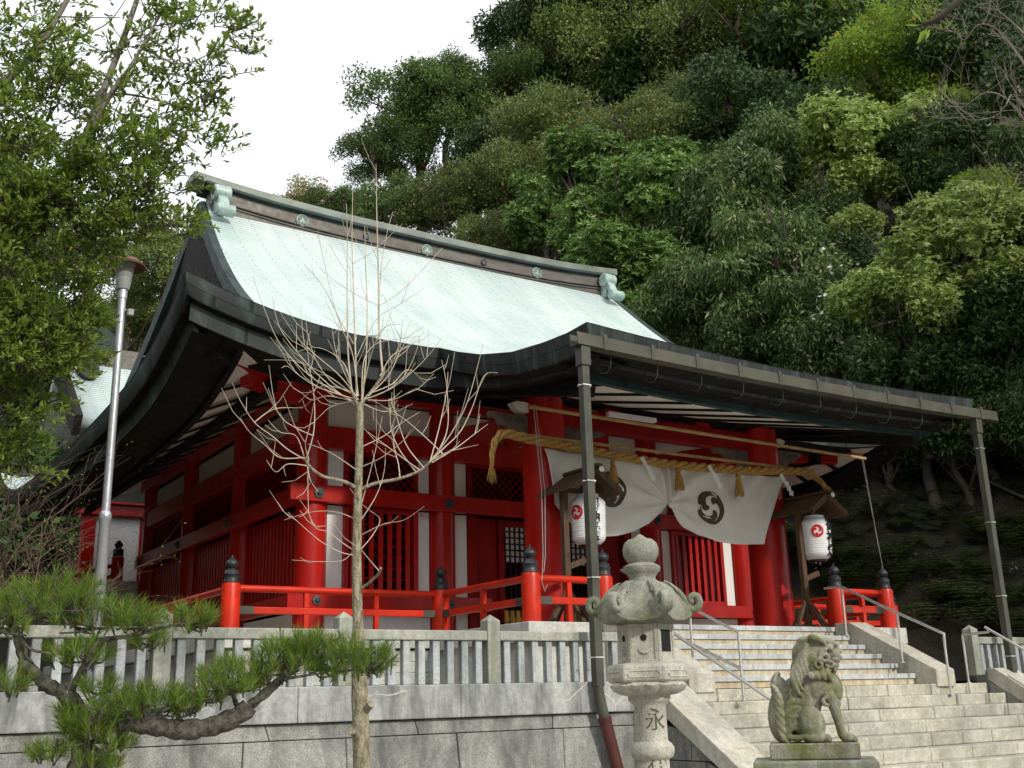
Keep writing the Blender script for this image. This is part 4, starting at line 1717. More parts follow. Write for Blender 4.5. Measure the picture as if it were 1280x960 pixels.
part('finial', MB().lathe([(.09, 2.33), (.095, 2.36), (.088, 2.375), (.105, 2.40), (.125, 2.42), (.128, 2.45), (.10, 2.465), (.085, 2.475), (.10, 2.49), (.122, 2.53), (.124, 2.57), (.112, 2.61), (.085, 2.635), (.045, 2.645), (.02, 2.665), (.004, 2.675)], (lx, ly, 0), 32), LANMOSS, T, smooth=60)
cap = hexloft([(.19, 2.06), (.26, 2.07, .4), (.325, 2.075, 1.0), (.335, 2.13, 1.0), (.31, 2.17, .8), (.275, 2.22, .35), (.225, 2.295), (.165, 2.335), (.10, 2.35)], 'cap', LANMOSS, T, 0, 50)
for k in range(6):
    a = .26 + k * pi / 3
    ca, sa = cos(a), sin(a)
    # ridge with scroll standing at the corner
    pts = [(.20, 2.315), (.27, 2.255), (.33, 2.20), (.375, 2.18), (.41, 2.20)]
    mb = MB()
    rows = []
    path2 = [(.16, 2.335), (.225, 2.285), (.265, 2.235), (.29, 2.19), (.315, 2.155), (.35, 2.155), (.372, 2.185), (.368, 2.225), (.34, 2.24), (.315, 2.225), (.318, 2.198), (.338, 2.192)]
    pp = [Vector((lx + r * ca, ly + r * sa, z)) for r, z in path2]
    pp, _ = resample(pp, 40)
    nrm = Vector((-sa, ca, 0))
    rr = [.014 + .012 * min(1, i / 18) for i in range(40)]
    for off in (-.02, 0, .02):
        mb.tube([q + nrm * off for q in pp], rr, 8)
    part('corner_scroll', mb, LANMOSS, cap, smooth=60)
    for j in range(1, 4):                              # shallow ribs on each side of the ridges
        for s in (-1, 1):
            aa = a + s * .09 * j
            mb2 = MB().tube([(lx + r * cos(aa), ly + r * sin(aa), z + .002) for r, z in ((.15, 2.342), (.20 - .004 * j, 2.322), (.235 - .006 * j, 2.29), (.26 - .008 * j, 2.262))], .007, 5)
            if j < 3:
                part('rib', mb2, LANMOSS, cap, smooth=60)
fb = hexloft([(.185, 1.80), (.185, 2.065)], 'firebox', LANST, T, .006)
# recessed panels: frame strips on every face and openings
for k in range(6):
    a0, a1 = .26 + k * pi / 3, .26 + (k + 1) * pi / 3
    am = (a0 + a1) / 2
    n_ = Vector((cos(am), sin(am), 0))
    tg = Vector((-sin(am), cos(am), 0))
    c0 = Vector((lx, ly, 0)) + n_ * (.185 * cos(pi / 6))
    hw = .0925

    def P3(u, z, d):
        q = c0 + tg * u + n_ * d
        return (q.x, q.y, z)
    mb = MB()
    for u0, u1, z0, z1 in ((-hw, -hw + .022, 1.805, 2.06), (hw - .022, hw, 1.805, 2.06), (-hw + .022, hw - .022, 1.805, 1.83), (-hw + .022, hw - .022, 2.035, 2.06)):
        mb.hexa([P3(u0, z0, -.01), P3(u1, z0, -.01), P3(u1, z0, .008), P3(u0, z0, .008), P3(u0, z1, -.01), P3(u1, z1, -.01), P3(u1, z1, .008), P3(u0, z1, .008)])
    part('panel_frame', mb, LANST, fb, bevel=.003, seg=1)
    hole = MB()
    if k % 3 == 1:
        hole.hexa([P3(-.05, 1.88, -.06), P3(.05, 1.88, -.06), P3(.05, 1.88, .004), P3(-.05, 1.88, .004), P3(-.05, 2.02, -.06), P3(.05, 2.02, -.06), P3(.05, 2.02, .004), P3(-.05, 2.02, .004)])
    else:
        zc = 1.97
        hole.prism([P3(.022 * cos(q * pi / 8), zc + .022 * sin(q * pi / 8), .003) for q in range(16)], tuple(n_ * -.05))
    part('opening', hole, INK_VOID, fb)  # solid black block, its colour standing in for the shade inside the firebox
    if k % 3 != 1:
        part('carved_crescent', MB().tube([P3(.035 * cos(q), 1.90 + .025 * sin(q), .002) for q in np.linspace(pi, 2 * pi, 9)], [.003, .006, .009, .011, .012, .011, .009, .006, .003], 6), LANST, fb, smooth=60)
hexloft([(.25, 1.685), (.275, 1.70), (.275, 1.78), (.262, 1.80), (.20, 1.812)], 'platform_slab', LANST, T, .008)
for k in range(6):
    a0, a1 = .26 + k * pi / 3, .26 + (k + 1) * pi / 3
    am = (a0 + a1) / 2
    n_ = Vector((cos(am), sin(am), 0))
    tg = Vector((-sin(am), cos(am), 0))
    c0 = Vector((lx, ly, 0)) + n_ * (.275 * cos(pi / 6) + .001)
    pts = [c0 + tg * u + Vector((0, 0, z)) for u, z in ((-.105, 1.735), (-.09, 1.757), (.09, 1.757), (.105, 1.735), (.09, 1.718), (-.09, 1.718), (-.105, 1.735))]
    part('carved_panel', MB().tube(pts, .005, 5), LANST, T, smooth=60)
lot = MB()
rows = []
for r, z, am in ((.135, 1.60, 0), (.18, 1.615, .010), (.225, 1.645, .016), (.245, 1.672, .012), (.235, 1.686, 0)):
    rows.append([(lx + (r + am * abs(sin(8 * th))) * cos(th), ly + (r + am * abs(sin(8 * th))) * sin(th), z - am * .6 * abs(sin(8 * th))) for th in np.linspace(0, 2 * pi, 129)[:-1]])
lot.grid(rows, close_u=True)
lot.f.append(tuple(range(128))[::-1])
lot.f.append(tuple(4 * 128 + k for k in range(128)))
part('lotus_base', lot, LANST, T, smooth=50)
part('shaft', MB().lathe([(.21, .34), (.16, .36), (.125, .42), (.11, .55), (.108, 1.20), (.135, 1.215), (.145, 1.245), (.145, 1.275), (.128, 1.30), (.108, 1.315), (.106, 1.54), (.125, 1.56), (.14, 1.575), (.14, 1.602)], (lx, ly, 0), 40), LANST, T, smooth=45)
hexloft([(.42, .0), (.42, .14), (.38, .18), (.25, .20)], 'base_stone', LANST, T, .015)
hexloft([(.30, .2), (.30, .30), (.24, .345)], 'base_stone', LANST, T, .015)
for k, ch in enumerate('永代'):
    me = text_mesh(ch, .15, .0)
    ang = math.atan2(-ly, -lx) + .32
    zc = 1.44 - k * .30
    for v in me.vertices:
        x_, y_ = v.co.x, v.co.y
        r = .1075 + v.co.z
        th = ang + x_ / .108
        v.co = (lx + r * cos(th), ly + r * sin(th), zc + y_)
    me.materials.clear()
    me.materials.append(bpy.data.materials.get('carved_shadow') or paint('carved_shadow', (.11, .10, .07), .9, .3))
    link('carved_letter', me, T)

# ------------------------------------------------------------------ guardian lion
def lion():
    h0 = 1.145
    base = Vector((8.02, 7.37, h0))
    fwd = rad(-47)                                     # faces the foot of the stairs
    T_ = thing('stone_lion', 'mossy stone guardian lion seated on a pedestal beside the stairs', 'lion statue', base)
    Mx = Matrix.Translation(base) @ Matrix.Rotation(fwd, 4, 'Z') @ Matrix.Scale(.95, 4)
    bm = bmesh.new()

    def ell(c, r, rot=(0, 0, 0), seg=14):
        m_ = Matrix.Translation(c) @ Matrix.Rotation(rad(rot[1]), 4, 'Y') @ Matrix.Rotation(rad(rot[2]), 4, 'Z') @ Matrix.Rotation(rad(rot[0]), 4, 'X') @ Matrix.Diagonal((*r, 1))
        bmesh.ops.create_uvsphere(bm, u_segments=seg * 2, v_segments=seg, radius=1, matrix=m_)

    def tub(pts, rs, n=10):
        mb_ = MB().tube(resample(pts, 24)[0] if len(pts) > 2 else pts, list(np.interp(np.linspace(0, 1, 24), np.linspace(0, 1, len(rs)), rs)) if len(pts) > 2 else rs, n)
        vs = [bm.verts.new(v) for v in mb_.v]
        for f in mb_.f:
            try:
                bm.faces.new([vs[i] for i in f])
            except ValueError:
                pass

    def spiral(c, r, turns, rt, y, flat=1.0, a0=0, sgn=1):
        pts = []
        for k in range(22):
            q = k / 21
            a = a0 + sgn * q * turns * 2 * pi
            rr = r * (1 - .8 * q)
            pts.append((c[0] + rr * cos(a), y + .012 * q * (1 if y > 0 else -1), c[1] + rr * sin(a) * flat))
        tub(pts, [rt, rt * .9, rt * .7])
    # trunk: haunches, leaning torso, deep chest
    ell((-.03, 0, .19), (.15, .16, .18))
    ell((.0, 0, .36), (.125, .14, .22), (0, 14, 0))
    ell((.09, 0, .52), (.15, .155, .20), (0, 20, 0))
    ell((.19, 0, .48), (.12, .135, .15))
    ell((.10, 0, .66), (.14, .16, .18))
    ell((.235, 0, .50), (.105, .125, .16))
    ell((.03, 0, .82), (.145, .15, .165))
    ell((.0, 0, .65), (.145, .15, .20))
    ell((.0, 0, .48), (.12, .14, .20))
    for s in (-1, 1):
        ell((.015, s * .125, .185), (.125, .07, .165), (0, -10, 0))        # thigh
        ell((.05, s * .15, .05), (.12, .048, .045))                     # hind foot
        for j in (-1, 0, 1):
            ell((.155, s * .15 + j * .028, .04), (.035, .02, .032))
        # front leg
        tub([(.18, s * .10, .47), (.235, s * .105, .34), (.265, s * .105, .20), (.29, s * .105, .06)], [.068, .052, .042, .042])
        ell((.335, s * .105, .045), (.075, .055, .045))
        for j in (-1, 0, 1):
            ell((.395, s * .105 + j * .03, .035), (.03, .02, .033))
        ell((.255, s * .112, .36), (.05, .03, .05))
        tub([(.17, s * .155, .42), (.14, s * .165, .40), (.15, s * .17, .36), (.19, s * .165, .345)], [.012, .02, .022, .012])
    # head
    ell((.15, 0, .855), (.15, .14, .135))
    ell((.10, 0, .80), (.15, .155, .18))
    ell((.27, 0, .83), (.085, .095, .07))
    ell((.285, 0, .775), (.065, .085, .045))
    ell((.335, 0, .855), (.035, .05, .035))                              # nose
    ell((.27, 0, .72), (.06, .08, .04))                                  # jaw
    tub([(.335, -.06, .80), (.35, 0, .795), (.335, .06, .80)], [.016, .018, .016])
    for s in (-1, 1):
        ell((.235, s * .105, .885), (.058, .038, .048))
        ell((.255, s * .138, .875), (.024, .018, .022))                  # eye
        tub([(.17, s * .10, .955), (.24, s * .105, .945), (.30, s * .06, .92), (.325, s * .02, .90)], [.024, .036, .032, .02])  # brow
        tub([(.06, s * .12, .98), (.10, s * .15, .985), (.17, s * .155, .955), (.21, s * .145, .92)], [.022, .036, .030, .012])  # ear
        spiral((.20, .80), .065, 1.3, .022, s * .145, a0=1.2)
        spiral((.24, .735), .050, 1.2, .019, s * .125, a0=2.0)
        spiral((.14, .725), .058, 1.2, .020, s * .165, a0=.5)
        for k in range(4):
            x = .20 - .055 * k
            tub([(x, s * (.115 + .02 * k), .68 - .01 * k), (x + .015, s * (.135 + .016 * k), .62), (x + .04, s * (.125 + .012 * k), .565 + .01 * k)], [.030, .034, .012])
        # mane locks on the neck and back
        for k in range(5):
            a = .10 * k
            tub([(.04 - .035 * k, s * .125, .93 - a * .5), (-.0 - .03 * k, s * .155, .80 - a * .55), (.02 - .022 * k, s * .15, .66 - a * .55)], [.028, .034, .012])
    ell((.06, 0, .955), (.12, .12, .055))
    # beard
    for j in (-1, 0, 1):
        tub([(.285, j * .035, .715), (.275, j * .04, .66), (.26, j * .035, .625)], [.028, .026, .008])
    # flame tail
    ell((-.25, 0, .27), (.145, .10, .27), (0, 6, 0))
    ell((-.17, 0, .36), (.15, .095, .20))
    ell((-.26, 0, .50), (.085, .065, .13))
    tub([(-.28, 0, .46), (-.29, 0, .58), (-.27, 0, .645), (-.245, 0, .665)], [.06, .06, .045, .02])
    tub([(-.20, 0, .46), (-.16, 0, .55), (-.12, 0, .58), (-.09, 0, .55)], [.06, .055, .045, .03])
    for s in (-1, 1):
        y = s * .105
        spiral((-.09, .43), .085, 1.5, .030, y, a0=.6)
        spiral((-.12, .205), .095, 1.6, .032, y, a0=1.0)
        for k in range(6):
            zt = .56 - .075 * k
            tub([(-.345 + .006 * k, y * .55, zt), (-.30, y * .95, zt - .05), (-.265, y * 1.05, zt - .13), (-.25 + .01 * k, y * .9, zt - .20)], [.012, .028, .03, .016])
        for k in range(4):
            zt = .40 - .075 * k
            tub([(-.06 - .01 * k, y * 1.0, zt), (-.14, y * 1.15, zt - .0), (-.20, y * 1.1, zt - .05), (-.235, y * .95, zt - .13)], [.018, .028, .028, .014])
        tub([(-.22, y, .06), (-.12, y * 1.2, .05), (-.03, y * 1.5, .08)], [.03, .035, .02])
    me = bpy.data.meshes.new('lion_tmp')
    bm.to_mesh(me)
    bm.free()
    o = bpy.data.objects.new('lion_tmp', me)
    COL.objects.link(o)
    m = o.modifiers.new('r', 'REMESH')
    m.mode = 'VOXEL'
    m.voxel_size = .0072
    m2 = o.modifiers.new('s', 'SMOOTH')
    m2.iterations = 2
    m2.factor = .5
    dg = bpy.context.evaluated_depsgraph_get()
    me2 = bpy.data.meshes.new_from_object(o.evaluated_get(dg))
    bpy.data.objects.remove(o)
    me2.transform(Mx)
    me2.name = 'lion_body'
    me2.materials.clear()
    me2.materials.append(LIONST)
    me2.polygons.foreach_set('use_smooth', [True] * len(me2.polygons))
    link('body', me2, T_)
    mb = MB().box(-.40, .43, -.22, .22, -.14, .006)
    mb.v = [tuple(Mx @ Vector(v)) for v in mb.v]
    part('plinth', mb, LIONST, T_, bevel=.012)
    P_ = thing('stone_pedestal', 'grey stone pedestal under the seated stone lion', 'pedestal', (base.x, base.y, 0))
    mb = MB().box(-.56, .58, -.38, .38, -.30, -.145)
    mb.v = [tuple(Mx @ Vector(v)) for v in mb.v]
    part('top_slab', mb, LANMOSS, P_, bevel=.02)
    mb = MB().box(-.48, .50, -.32, .32, -1.16, -.305)
    mb.v = [tuple(Mx @ Vector(v)) for v in mb.v]
    part('block', mb, LANST, P_, bevel=.02)


lion()

# ================================================================== trees and plants
def quads_mesh(name, V4, mat):
    """V4: (n,4,3) array of leaf quads -> mesh"""
    n = len(V4)
    me = bpy.data.meshes.new(name)
    me.vertices.add(n * 4)
    me.vertices.foreach_set('co', np.ascontiguousarray(V4, dtype=np.float32).ravel())
    me.loops.add(n * 4)
    me.loops.foreach_set('vertex_index', np.arange(n * 4, dtype=np.int32))
    me.polygons.add(n)
    me.polygons.foreach_set('loop_start', np.arange(0, n * 4, 4, dtype=np.int32))
    me.polygons.foreach_set('loop_total', np.full(n, 4, dtype=np.int32))
    me.update()
    me.validate()
    me.materials.append(mat)
    return me


def unit(a):
    return a / np.maximum(1e-9, np.linalg.norm(a, axis=-1, keepdims=True))


def leaves(P, D, N, Ln, W, fold=.12, wide=.45):
    """leaf quads from bases P, directions D, normals N"""
    D = unit(D)
    S = unit(np.cross(N, D))
    Nn = np.cross(D, S)
    Ln = np.asarray(Ln).reshape(-1, 1)
    W = np.asarray(W).reshape(-1, 1)
    mid = P + D * Ln * wide - Nn * W * fold
    return np.stack([P, mid + S * W / 2, P + D * Ln, mid - S * W / 2], axis=1)


def crown_mesh(name, mat, seed, nleaf, ll, lw, lobes=9, puffs=7, lrad=(.30, .50), prad=(.13, .24), shape=(1, 1, .9), spread=.68, droop=0.0, rosette=0, zmin=-.45, up=.6):
    """crown of a tree: big uneven lobes, each made of small puffs whose outsides carry the leaves"""
    rg = np.random.default_rng(seed)
    d = unit(rg.normal(size=(lobes * 5, 3)))
    d = d[d[:, 2] > zmin][:lobes]
    LC = d * spread * rg.uniform(.45, 1.12, (len(d), 1)) * np.array(shape)
    LC[0] = (0, 0, .35)
    LR = rg.uniform(*lrad, len(LC))
    C, R = [], []
    for c, r in zip(LC, LR):
        q = unit(rg.normal(size=(puffs, 3)) + np.array([0, 0, .25]))
        C.append(c + q * r * rg.uniform(.55, 1.05, (puffs, 1)) * np.array([1, 1, .8]))
        R.append(rg.uniform(*prad, puffs) * (r / .4) ** .5)
    C, R = np.concatenate(C), np.concatenate(R)
    sq = np.array([1, 1, .72])
    Vs = []
    for i, (c, r) in enumerate(zip(C, R)):
        m = int(nleaf * (r / .2) ** 2)
        if rosette:
            m = max(5, m // rosette)
        q = unit(rg.normal(size=(m, 3)) + np.array([0, 0, .3]))
        pos = c + q * r * sq * (rg.uniform(.35, 1.15, (m, 1)) + np.abs(rg.normal(size=(m, 1))) * .22)
        dist = np.linalg.norm((pos[:, None] - C[None]) / (R[None, :, None] * sq), axis=2)
        dist[:, i] = 9
        ok = dist.min(1) > .55
        pos, q = pos[ok], q[ok]
        m = len(pos)
        if not m:
            continue
        if rosette:
            ax = unit(q + np.array([0, 0, up]) + rg.normal(size=(m, 3)) * .35)
            t1 = unit(np.cross(ax, rg.normal(size=(m, 3))))
            t2 = np.cross(ax, t1)
            for k in range(rosette):
                a = 2 * pi * k / rosette + rg.uniform(-.3, .3, (m, 1))
                D = (t1 * np.cos(a) + t2 * np.sin(a)) + ax * rg.uniform(.1, .8, (m, 1)) - np.array([0, 0, droop])
                Nn = ax + rg.normal(size=(m, 3)) * .25
                s = rg.uniform(.7, 1.25, m)
                Vs.append(leaves(pos, D, Nn, ll * s, lw * s))
        else:
            D = q * .7 + rg.normal(size=(m, 3)) * .8 - np.array([0, 0, droop])
            Nn = q * .6 + np.array([0, 0, up]) + rg.normal(size=(m, 3)) * .5
            s = rg.uniform(.45, 1.45, m)
            Vs.append(leaves(pos, D, Nn, ll * s, lw * s))
    return quads_mesh(name, np.concatenate(Vs), mat), C, R


def trunk_mesh(name, mat, C, seed, depth=2.3, r=.07, wob=.10):
    rnd = random.Random(seed)
    mb = MB()
    pts = [(rnd.uniform(-wob, wob), rnd.uniform(-wob, wob), -depth + (depth + .15) * k / 7) for k in range(8)]
    mb.tube(pts, [r * (1.35 - .85 * k / 7) for k in range(8)], 8)
    for i in range(0, len(C), max(1, len(C) // 12)):
        c = C[i]
        k = rnd.choice((4, 5, 6))
        a = Vector(pts[k])
        b = Vector(c) * .95
        mid = a.lerp(b, .5) + Vector((rnd.uniform(-.08, .08), rnd.uniform(-.08, .08), rnd.uniform(-.12, .05)))
        mb.tube([a, mid, b], [r * .42, r * .28, r * .1], 6)
        for q in range(3):
            e = b + Vector((rnd.uniform(-.25, .25), rnd.uniform(-.25, .25), rnd.uniform(-.05, .25)))
            mb.tube([mid.lerp(b, .5), mid.lerp(e, .7) + Vector((0, 0, .03)), e], [r * .16, r * .1, r * .04], 4, cap=False)
    return mb.mesh(name, mat, 60)


BARK = paint('grey_brown_bark', (.075, .062, .048), .9, .4, 8.0, 40, .6, streak=(4, 4, 1))
LM = {
    'olive': leafmat('olive_oak_leaves', (0.029, 0.054, 0.013), (0.128, 0.213, 0.055), (0.183, 0.207, 0.061), .12, .5, .3, 2.6),
    'tan': leafmat('tan_olive_leaves', (0.061, 0.090, 0.022), (0.232, 0.311, 0.083), (0.293, 0.305, 0.098), .16, .5, .3, 2.4),
    'brown': leafmat('brownish_olive_leaves', (0.041, 0.066, 0.017), (0.165, 0.220, 0.061), (0.207, 0.183, 0.061), .14, .5, .3, 2.4),
    'gloss': leafmat('glossy_green_leaves', (0.032, 0.076, 0.017), (0.171, 0.299, 0.071), (0.317, 0.390, 0.122), .16, .35, .3, 2.6),
    'blue': leafmat('deep_green_hanging_leaves', (0.022, 0.044, 0.011), (0.100, 0.165, 0.041), (0.268, 0.293, 0.134), .14, .5, .25, 2.6),
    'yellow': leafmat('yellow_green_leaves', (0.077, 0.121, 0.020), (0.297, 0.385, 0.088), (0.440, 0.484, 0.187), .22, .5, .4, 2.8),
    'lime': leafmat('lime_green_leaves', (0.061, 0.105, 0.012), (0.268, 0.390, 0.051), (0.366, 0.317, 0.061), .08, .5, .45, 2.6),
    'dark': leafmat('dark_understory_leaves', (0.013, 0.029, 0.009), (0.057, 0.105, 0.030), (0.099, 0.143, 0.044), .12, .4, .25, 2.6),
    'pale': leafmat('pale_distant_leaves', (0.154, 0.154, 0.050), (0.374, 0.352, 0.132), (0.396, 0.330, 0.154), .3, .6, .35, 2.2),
}
KIND = {}


def add_kind(k, n=2, **kw):
    for s in range(n):
        me, C, R = crown_mesh(k + '_crown', LM[k], 17 * s + sum(map(ord, k)), **kw)
        KIND.setdefault(k, []).append((me, trunk_mesh(k + '_trunk', BARK, C, s + 3)))


add_kind('olive', 3, nleaf=420, ll=.046, lw=.023, lobes=12, puffs=9)
add_kind('tan', 2, nleaf=460, ll=.042, lw=.019, lobes=10, puffs=8, droop=.1)
add_kind('brown', 2, nleaf=420, ll=.044, lw=.021, lobes=10, puffs=8)
add_kind('gloss', 2, nleaf=560, ll=.080, lw=.025, lobes=9, puffs=7, rosette=7, droop=.15, up=1.0)
add_kind('blue', 3, nleaf=420, ll=.080, lw=.024, lobes=10, puffs=7, droop=1.3, up=.2, shape=(1, 1, 1.1))
add_kind('yellow', 2, nleaf=480, ll=.056, lw=.030, lobes=9, puffs=6, droop=.5, up=.9, rosette=5, spread=.75)
add_kind('lime', 2, nleaf=330, ll=.052, lw=.032, lobes=10, puffs=7, up=1.1, spread=.75)
add_kind('dark', 3, nleaf=330, ll=.070, lw=.030, lobes=10, puffs=7, droop=.4)
add_kind('pale', 1, nleaf=260, ll=.055, lw=.028, lobes=9, puffs=7)

NAME = dict(olive='evergreen_oak', tan='olive_tree_crown', brown='evergreen_oak', gloss='glossy_leaved_tree', blue='camellia_tree', yellow='maple_tree', lime='maple_tree', dark='shade_tree', pale='distant_tree')
NAME['tan'] = 'camphor_tree'
TREES = []
_seed = random.Random(77)


def tree(kind, px, py, rpx, label, D=None, hc=1.9, zs=1.0):
    """a tree whose crown centre is seen at (px, py); it stands on the hill where that fits"""
    if D is None:
        D = 24
        while D < 120:
            p = at(px, py, D)
            R = rpx * D / 1385
            if terr(p.x, p.y) + hc * R * zs >= p.z:
                break
            D += .25
        D = min(D, 92) - dict(yellow=4.0, gloss=2.0, lime=2.0).get(kind, 0)
    p = at(px, py, D)
    R = dict(blue=1.06, yellow=1.38, dark=1.15).get(kind, 1.22) * rpx * (p - EYE).length / 1385
    base = Vector((p.x, p.y, p.z - hc * R * zs))
    var = _seed.randrange(len(KIND[kind]))
    me, tm = KIND[kind][var]
    t = thing(NAME[kind], label, 'tree', base, 'trees on the wooded hillside')
    for nm, m_ in (('crown', me), ('trunk', tm)):
        o = bpy.data.objects.new(nm, m_)
        COL.objects.link(o)
        o.parent = t
        o.location = (0, 0, hc * R * zs)
        o.scale = (R, R, R * zs) if nm == 'crown' else (R, R, R)
        o.rotation_euler = (0, 0, _seed.uniform(0, 6.28))
    TREES.append((kind, round(D, 1)))
    return t


# skyline, left to right
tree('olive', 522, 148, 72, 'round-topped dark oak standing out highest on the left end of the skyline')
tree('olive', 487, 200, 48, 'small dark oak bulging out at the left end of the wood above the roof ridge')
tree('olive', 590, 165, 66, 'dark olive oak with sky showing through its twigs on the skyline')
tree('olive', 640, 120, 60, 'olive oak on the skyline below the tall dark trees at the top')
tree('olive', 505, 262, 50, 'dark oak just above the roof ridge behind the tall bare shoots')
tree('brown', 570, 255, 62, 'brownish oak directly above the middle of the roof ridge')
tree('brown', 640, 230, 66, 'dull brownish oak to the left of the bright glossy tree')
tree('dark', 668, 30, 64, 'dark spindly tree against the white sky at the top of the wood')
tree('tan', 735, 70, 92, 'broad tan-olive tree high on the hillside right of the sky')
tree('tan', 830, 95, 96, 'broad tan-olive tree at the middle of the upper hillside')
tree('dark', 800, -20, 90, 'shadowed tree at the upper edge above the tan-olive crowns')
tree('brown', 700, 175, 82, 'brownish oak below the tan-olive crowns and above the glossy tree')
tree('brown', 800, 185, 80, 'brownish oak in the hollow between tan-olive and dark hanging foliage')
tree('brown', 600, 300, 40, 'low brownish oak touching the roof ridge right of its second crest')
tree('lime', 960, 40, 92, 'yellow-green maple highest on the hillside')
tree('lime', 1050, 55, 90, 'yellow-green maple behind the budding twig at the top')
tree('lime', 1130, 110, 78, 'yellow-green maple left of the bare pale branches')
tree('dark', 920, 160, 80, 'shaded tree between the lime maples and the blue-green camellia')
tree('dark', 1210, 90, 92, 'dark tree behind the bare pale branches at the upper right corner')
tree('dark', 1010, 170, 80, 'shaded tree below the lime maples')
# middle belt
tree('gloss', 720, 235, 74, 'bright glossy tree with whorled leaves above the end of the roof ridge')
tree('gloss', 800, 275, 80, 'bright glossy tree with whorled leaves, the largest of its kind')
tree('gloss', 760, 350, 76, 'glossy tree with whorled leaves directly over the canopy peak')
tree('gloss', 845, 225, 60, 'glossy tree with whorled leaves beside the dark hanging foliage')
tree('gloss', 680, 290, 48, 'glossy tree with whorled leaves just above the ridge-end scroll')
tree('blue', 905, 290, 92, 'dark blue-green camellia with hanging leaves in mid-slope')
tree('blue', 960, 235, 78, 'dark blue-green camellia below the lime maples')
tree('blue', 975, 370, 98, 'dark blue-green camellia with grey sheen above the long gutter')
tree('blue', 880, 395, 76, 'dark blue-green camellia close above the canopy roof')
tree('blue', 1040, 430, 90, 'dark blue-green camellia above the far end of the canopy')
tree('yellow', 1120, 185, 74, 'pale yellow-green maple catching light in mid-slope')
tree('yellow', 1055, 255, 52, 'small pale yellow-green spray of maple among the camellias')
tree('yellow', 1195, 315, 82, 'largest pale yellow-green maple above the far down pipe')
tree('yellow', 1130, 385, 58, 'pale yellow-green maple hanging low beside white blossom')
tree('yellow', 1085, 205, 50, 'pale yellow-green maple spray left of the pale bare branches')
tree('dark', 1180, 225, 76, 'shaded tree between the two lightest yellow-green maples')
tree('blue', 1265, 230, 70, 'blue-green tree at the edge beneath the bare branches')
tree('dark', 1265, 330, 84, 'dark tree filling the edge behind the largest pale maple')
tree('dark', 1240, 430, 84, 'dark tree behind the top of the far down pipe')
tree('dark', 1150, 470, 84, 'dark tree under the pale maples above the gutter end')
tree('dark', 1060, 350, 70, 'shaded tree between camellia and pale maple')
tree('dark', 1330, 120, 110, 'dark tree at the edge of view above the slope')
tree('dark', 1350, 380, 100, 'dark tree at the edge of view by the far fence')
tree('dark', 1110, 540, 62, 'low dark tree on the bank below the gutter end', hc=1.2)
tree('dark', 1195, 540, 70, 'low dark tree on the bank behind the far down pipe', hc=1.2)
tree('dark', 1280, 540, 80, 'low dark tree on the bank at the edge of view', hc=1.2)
tree('dark', 1030, 545, 60, 'low dark tree behind the far canopy column', hc=1.2)
# beyond the roof, left
tree('pale', 378, 268, 42, 'hazy pale yellow tree far behind the roof ridge', D=70)
tree('olive', 425, 270, 38, 'small green tree far behind the roof ridge beside the pale yellow one', D=68)
tree('tan', 205, 335, 62, 'light olive tree behind the lamp post hood', D=52)
tree('tan', 165, 405, 54, 'light olive tree behind the small rear roof', D=60)
tree('gloss', 232, 405, 40, 'green tree between the lamp post and the black gable', D=60)
tree('olive', 290, 300, 40, 'olive tree half hidden behind the gable end', D=60)
tree('dark', 15, 480, 66, 'dark tree behind the bare brown bush', D=54)
tree('tan', 108, 335, 56, 'light olive tree behind the near leaves left of the lamp post', D=56)
tree('dark', -30, 620, 120, 'low dark tree behind the bare brown bush at the edge', D=40)
tree('dark', 60, 690, 70, 'dark low tree between bush and rear white wall', D=41, hc=1.0)
tree('olive', -60, 300, 120, 'olive tree behind the near leafy tree', D=48)

# more of the wood behind and between
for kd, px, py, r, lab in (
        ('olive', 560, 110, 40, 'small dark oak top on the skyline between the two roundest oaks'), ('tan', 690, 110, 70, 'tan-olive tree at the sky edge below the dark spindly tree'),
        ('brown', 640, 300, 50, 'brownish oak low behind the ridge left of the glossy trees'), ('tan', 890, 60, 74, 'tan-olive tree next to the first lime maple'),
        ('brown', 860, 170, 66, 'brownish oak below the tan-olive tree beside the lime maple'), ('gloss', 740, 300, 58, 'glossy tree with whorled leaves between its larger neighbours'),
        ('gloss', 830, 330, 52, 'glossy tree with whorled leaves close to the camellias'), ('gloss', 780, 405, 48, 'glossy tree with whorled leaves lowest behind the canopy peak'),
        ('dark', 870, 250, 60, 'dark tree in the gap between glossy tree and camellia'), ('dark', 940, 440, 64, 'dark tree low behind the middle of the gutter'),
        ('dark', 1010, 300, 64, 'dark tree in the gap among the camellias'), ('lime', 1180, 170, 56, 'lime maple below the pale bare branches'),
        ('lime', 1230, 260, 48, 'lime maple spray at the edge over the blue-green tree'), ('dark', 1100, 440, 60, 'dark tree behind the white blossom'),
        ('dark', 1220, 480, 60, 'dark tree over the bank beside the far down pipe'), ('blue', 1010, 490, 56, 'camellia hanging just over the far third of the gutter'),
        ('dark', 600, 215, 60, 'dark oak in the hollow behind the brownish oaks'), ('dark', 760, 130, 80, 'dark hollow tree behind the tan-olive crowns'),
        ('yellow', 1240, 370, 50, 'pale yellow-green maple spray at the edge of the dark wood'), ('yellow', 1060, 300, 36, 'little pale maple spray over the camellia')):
    tree(kd, px, py, r, lab)
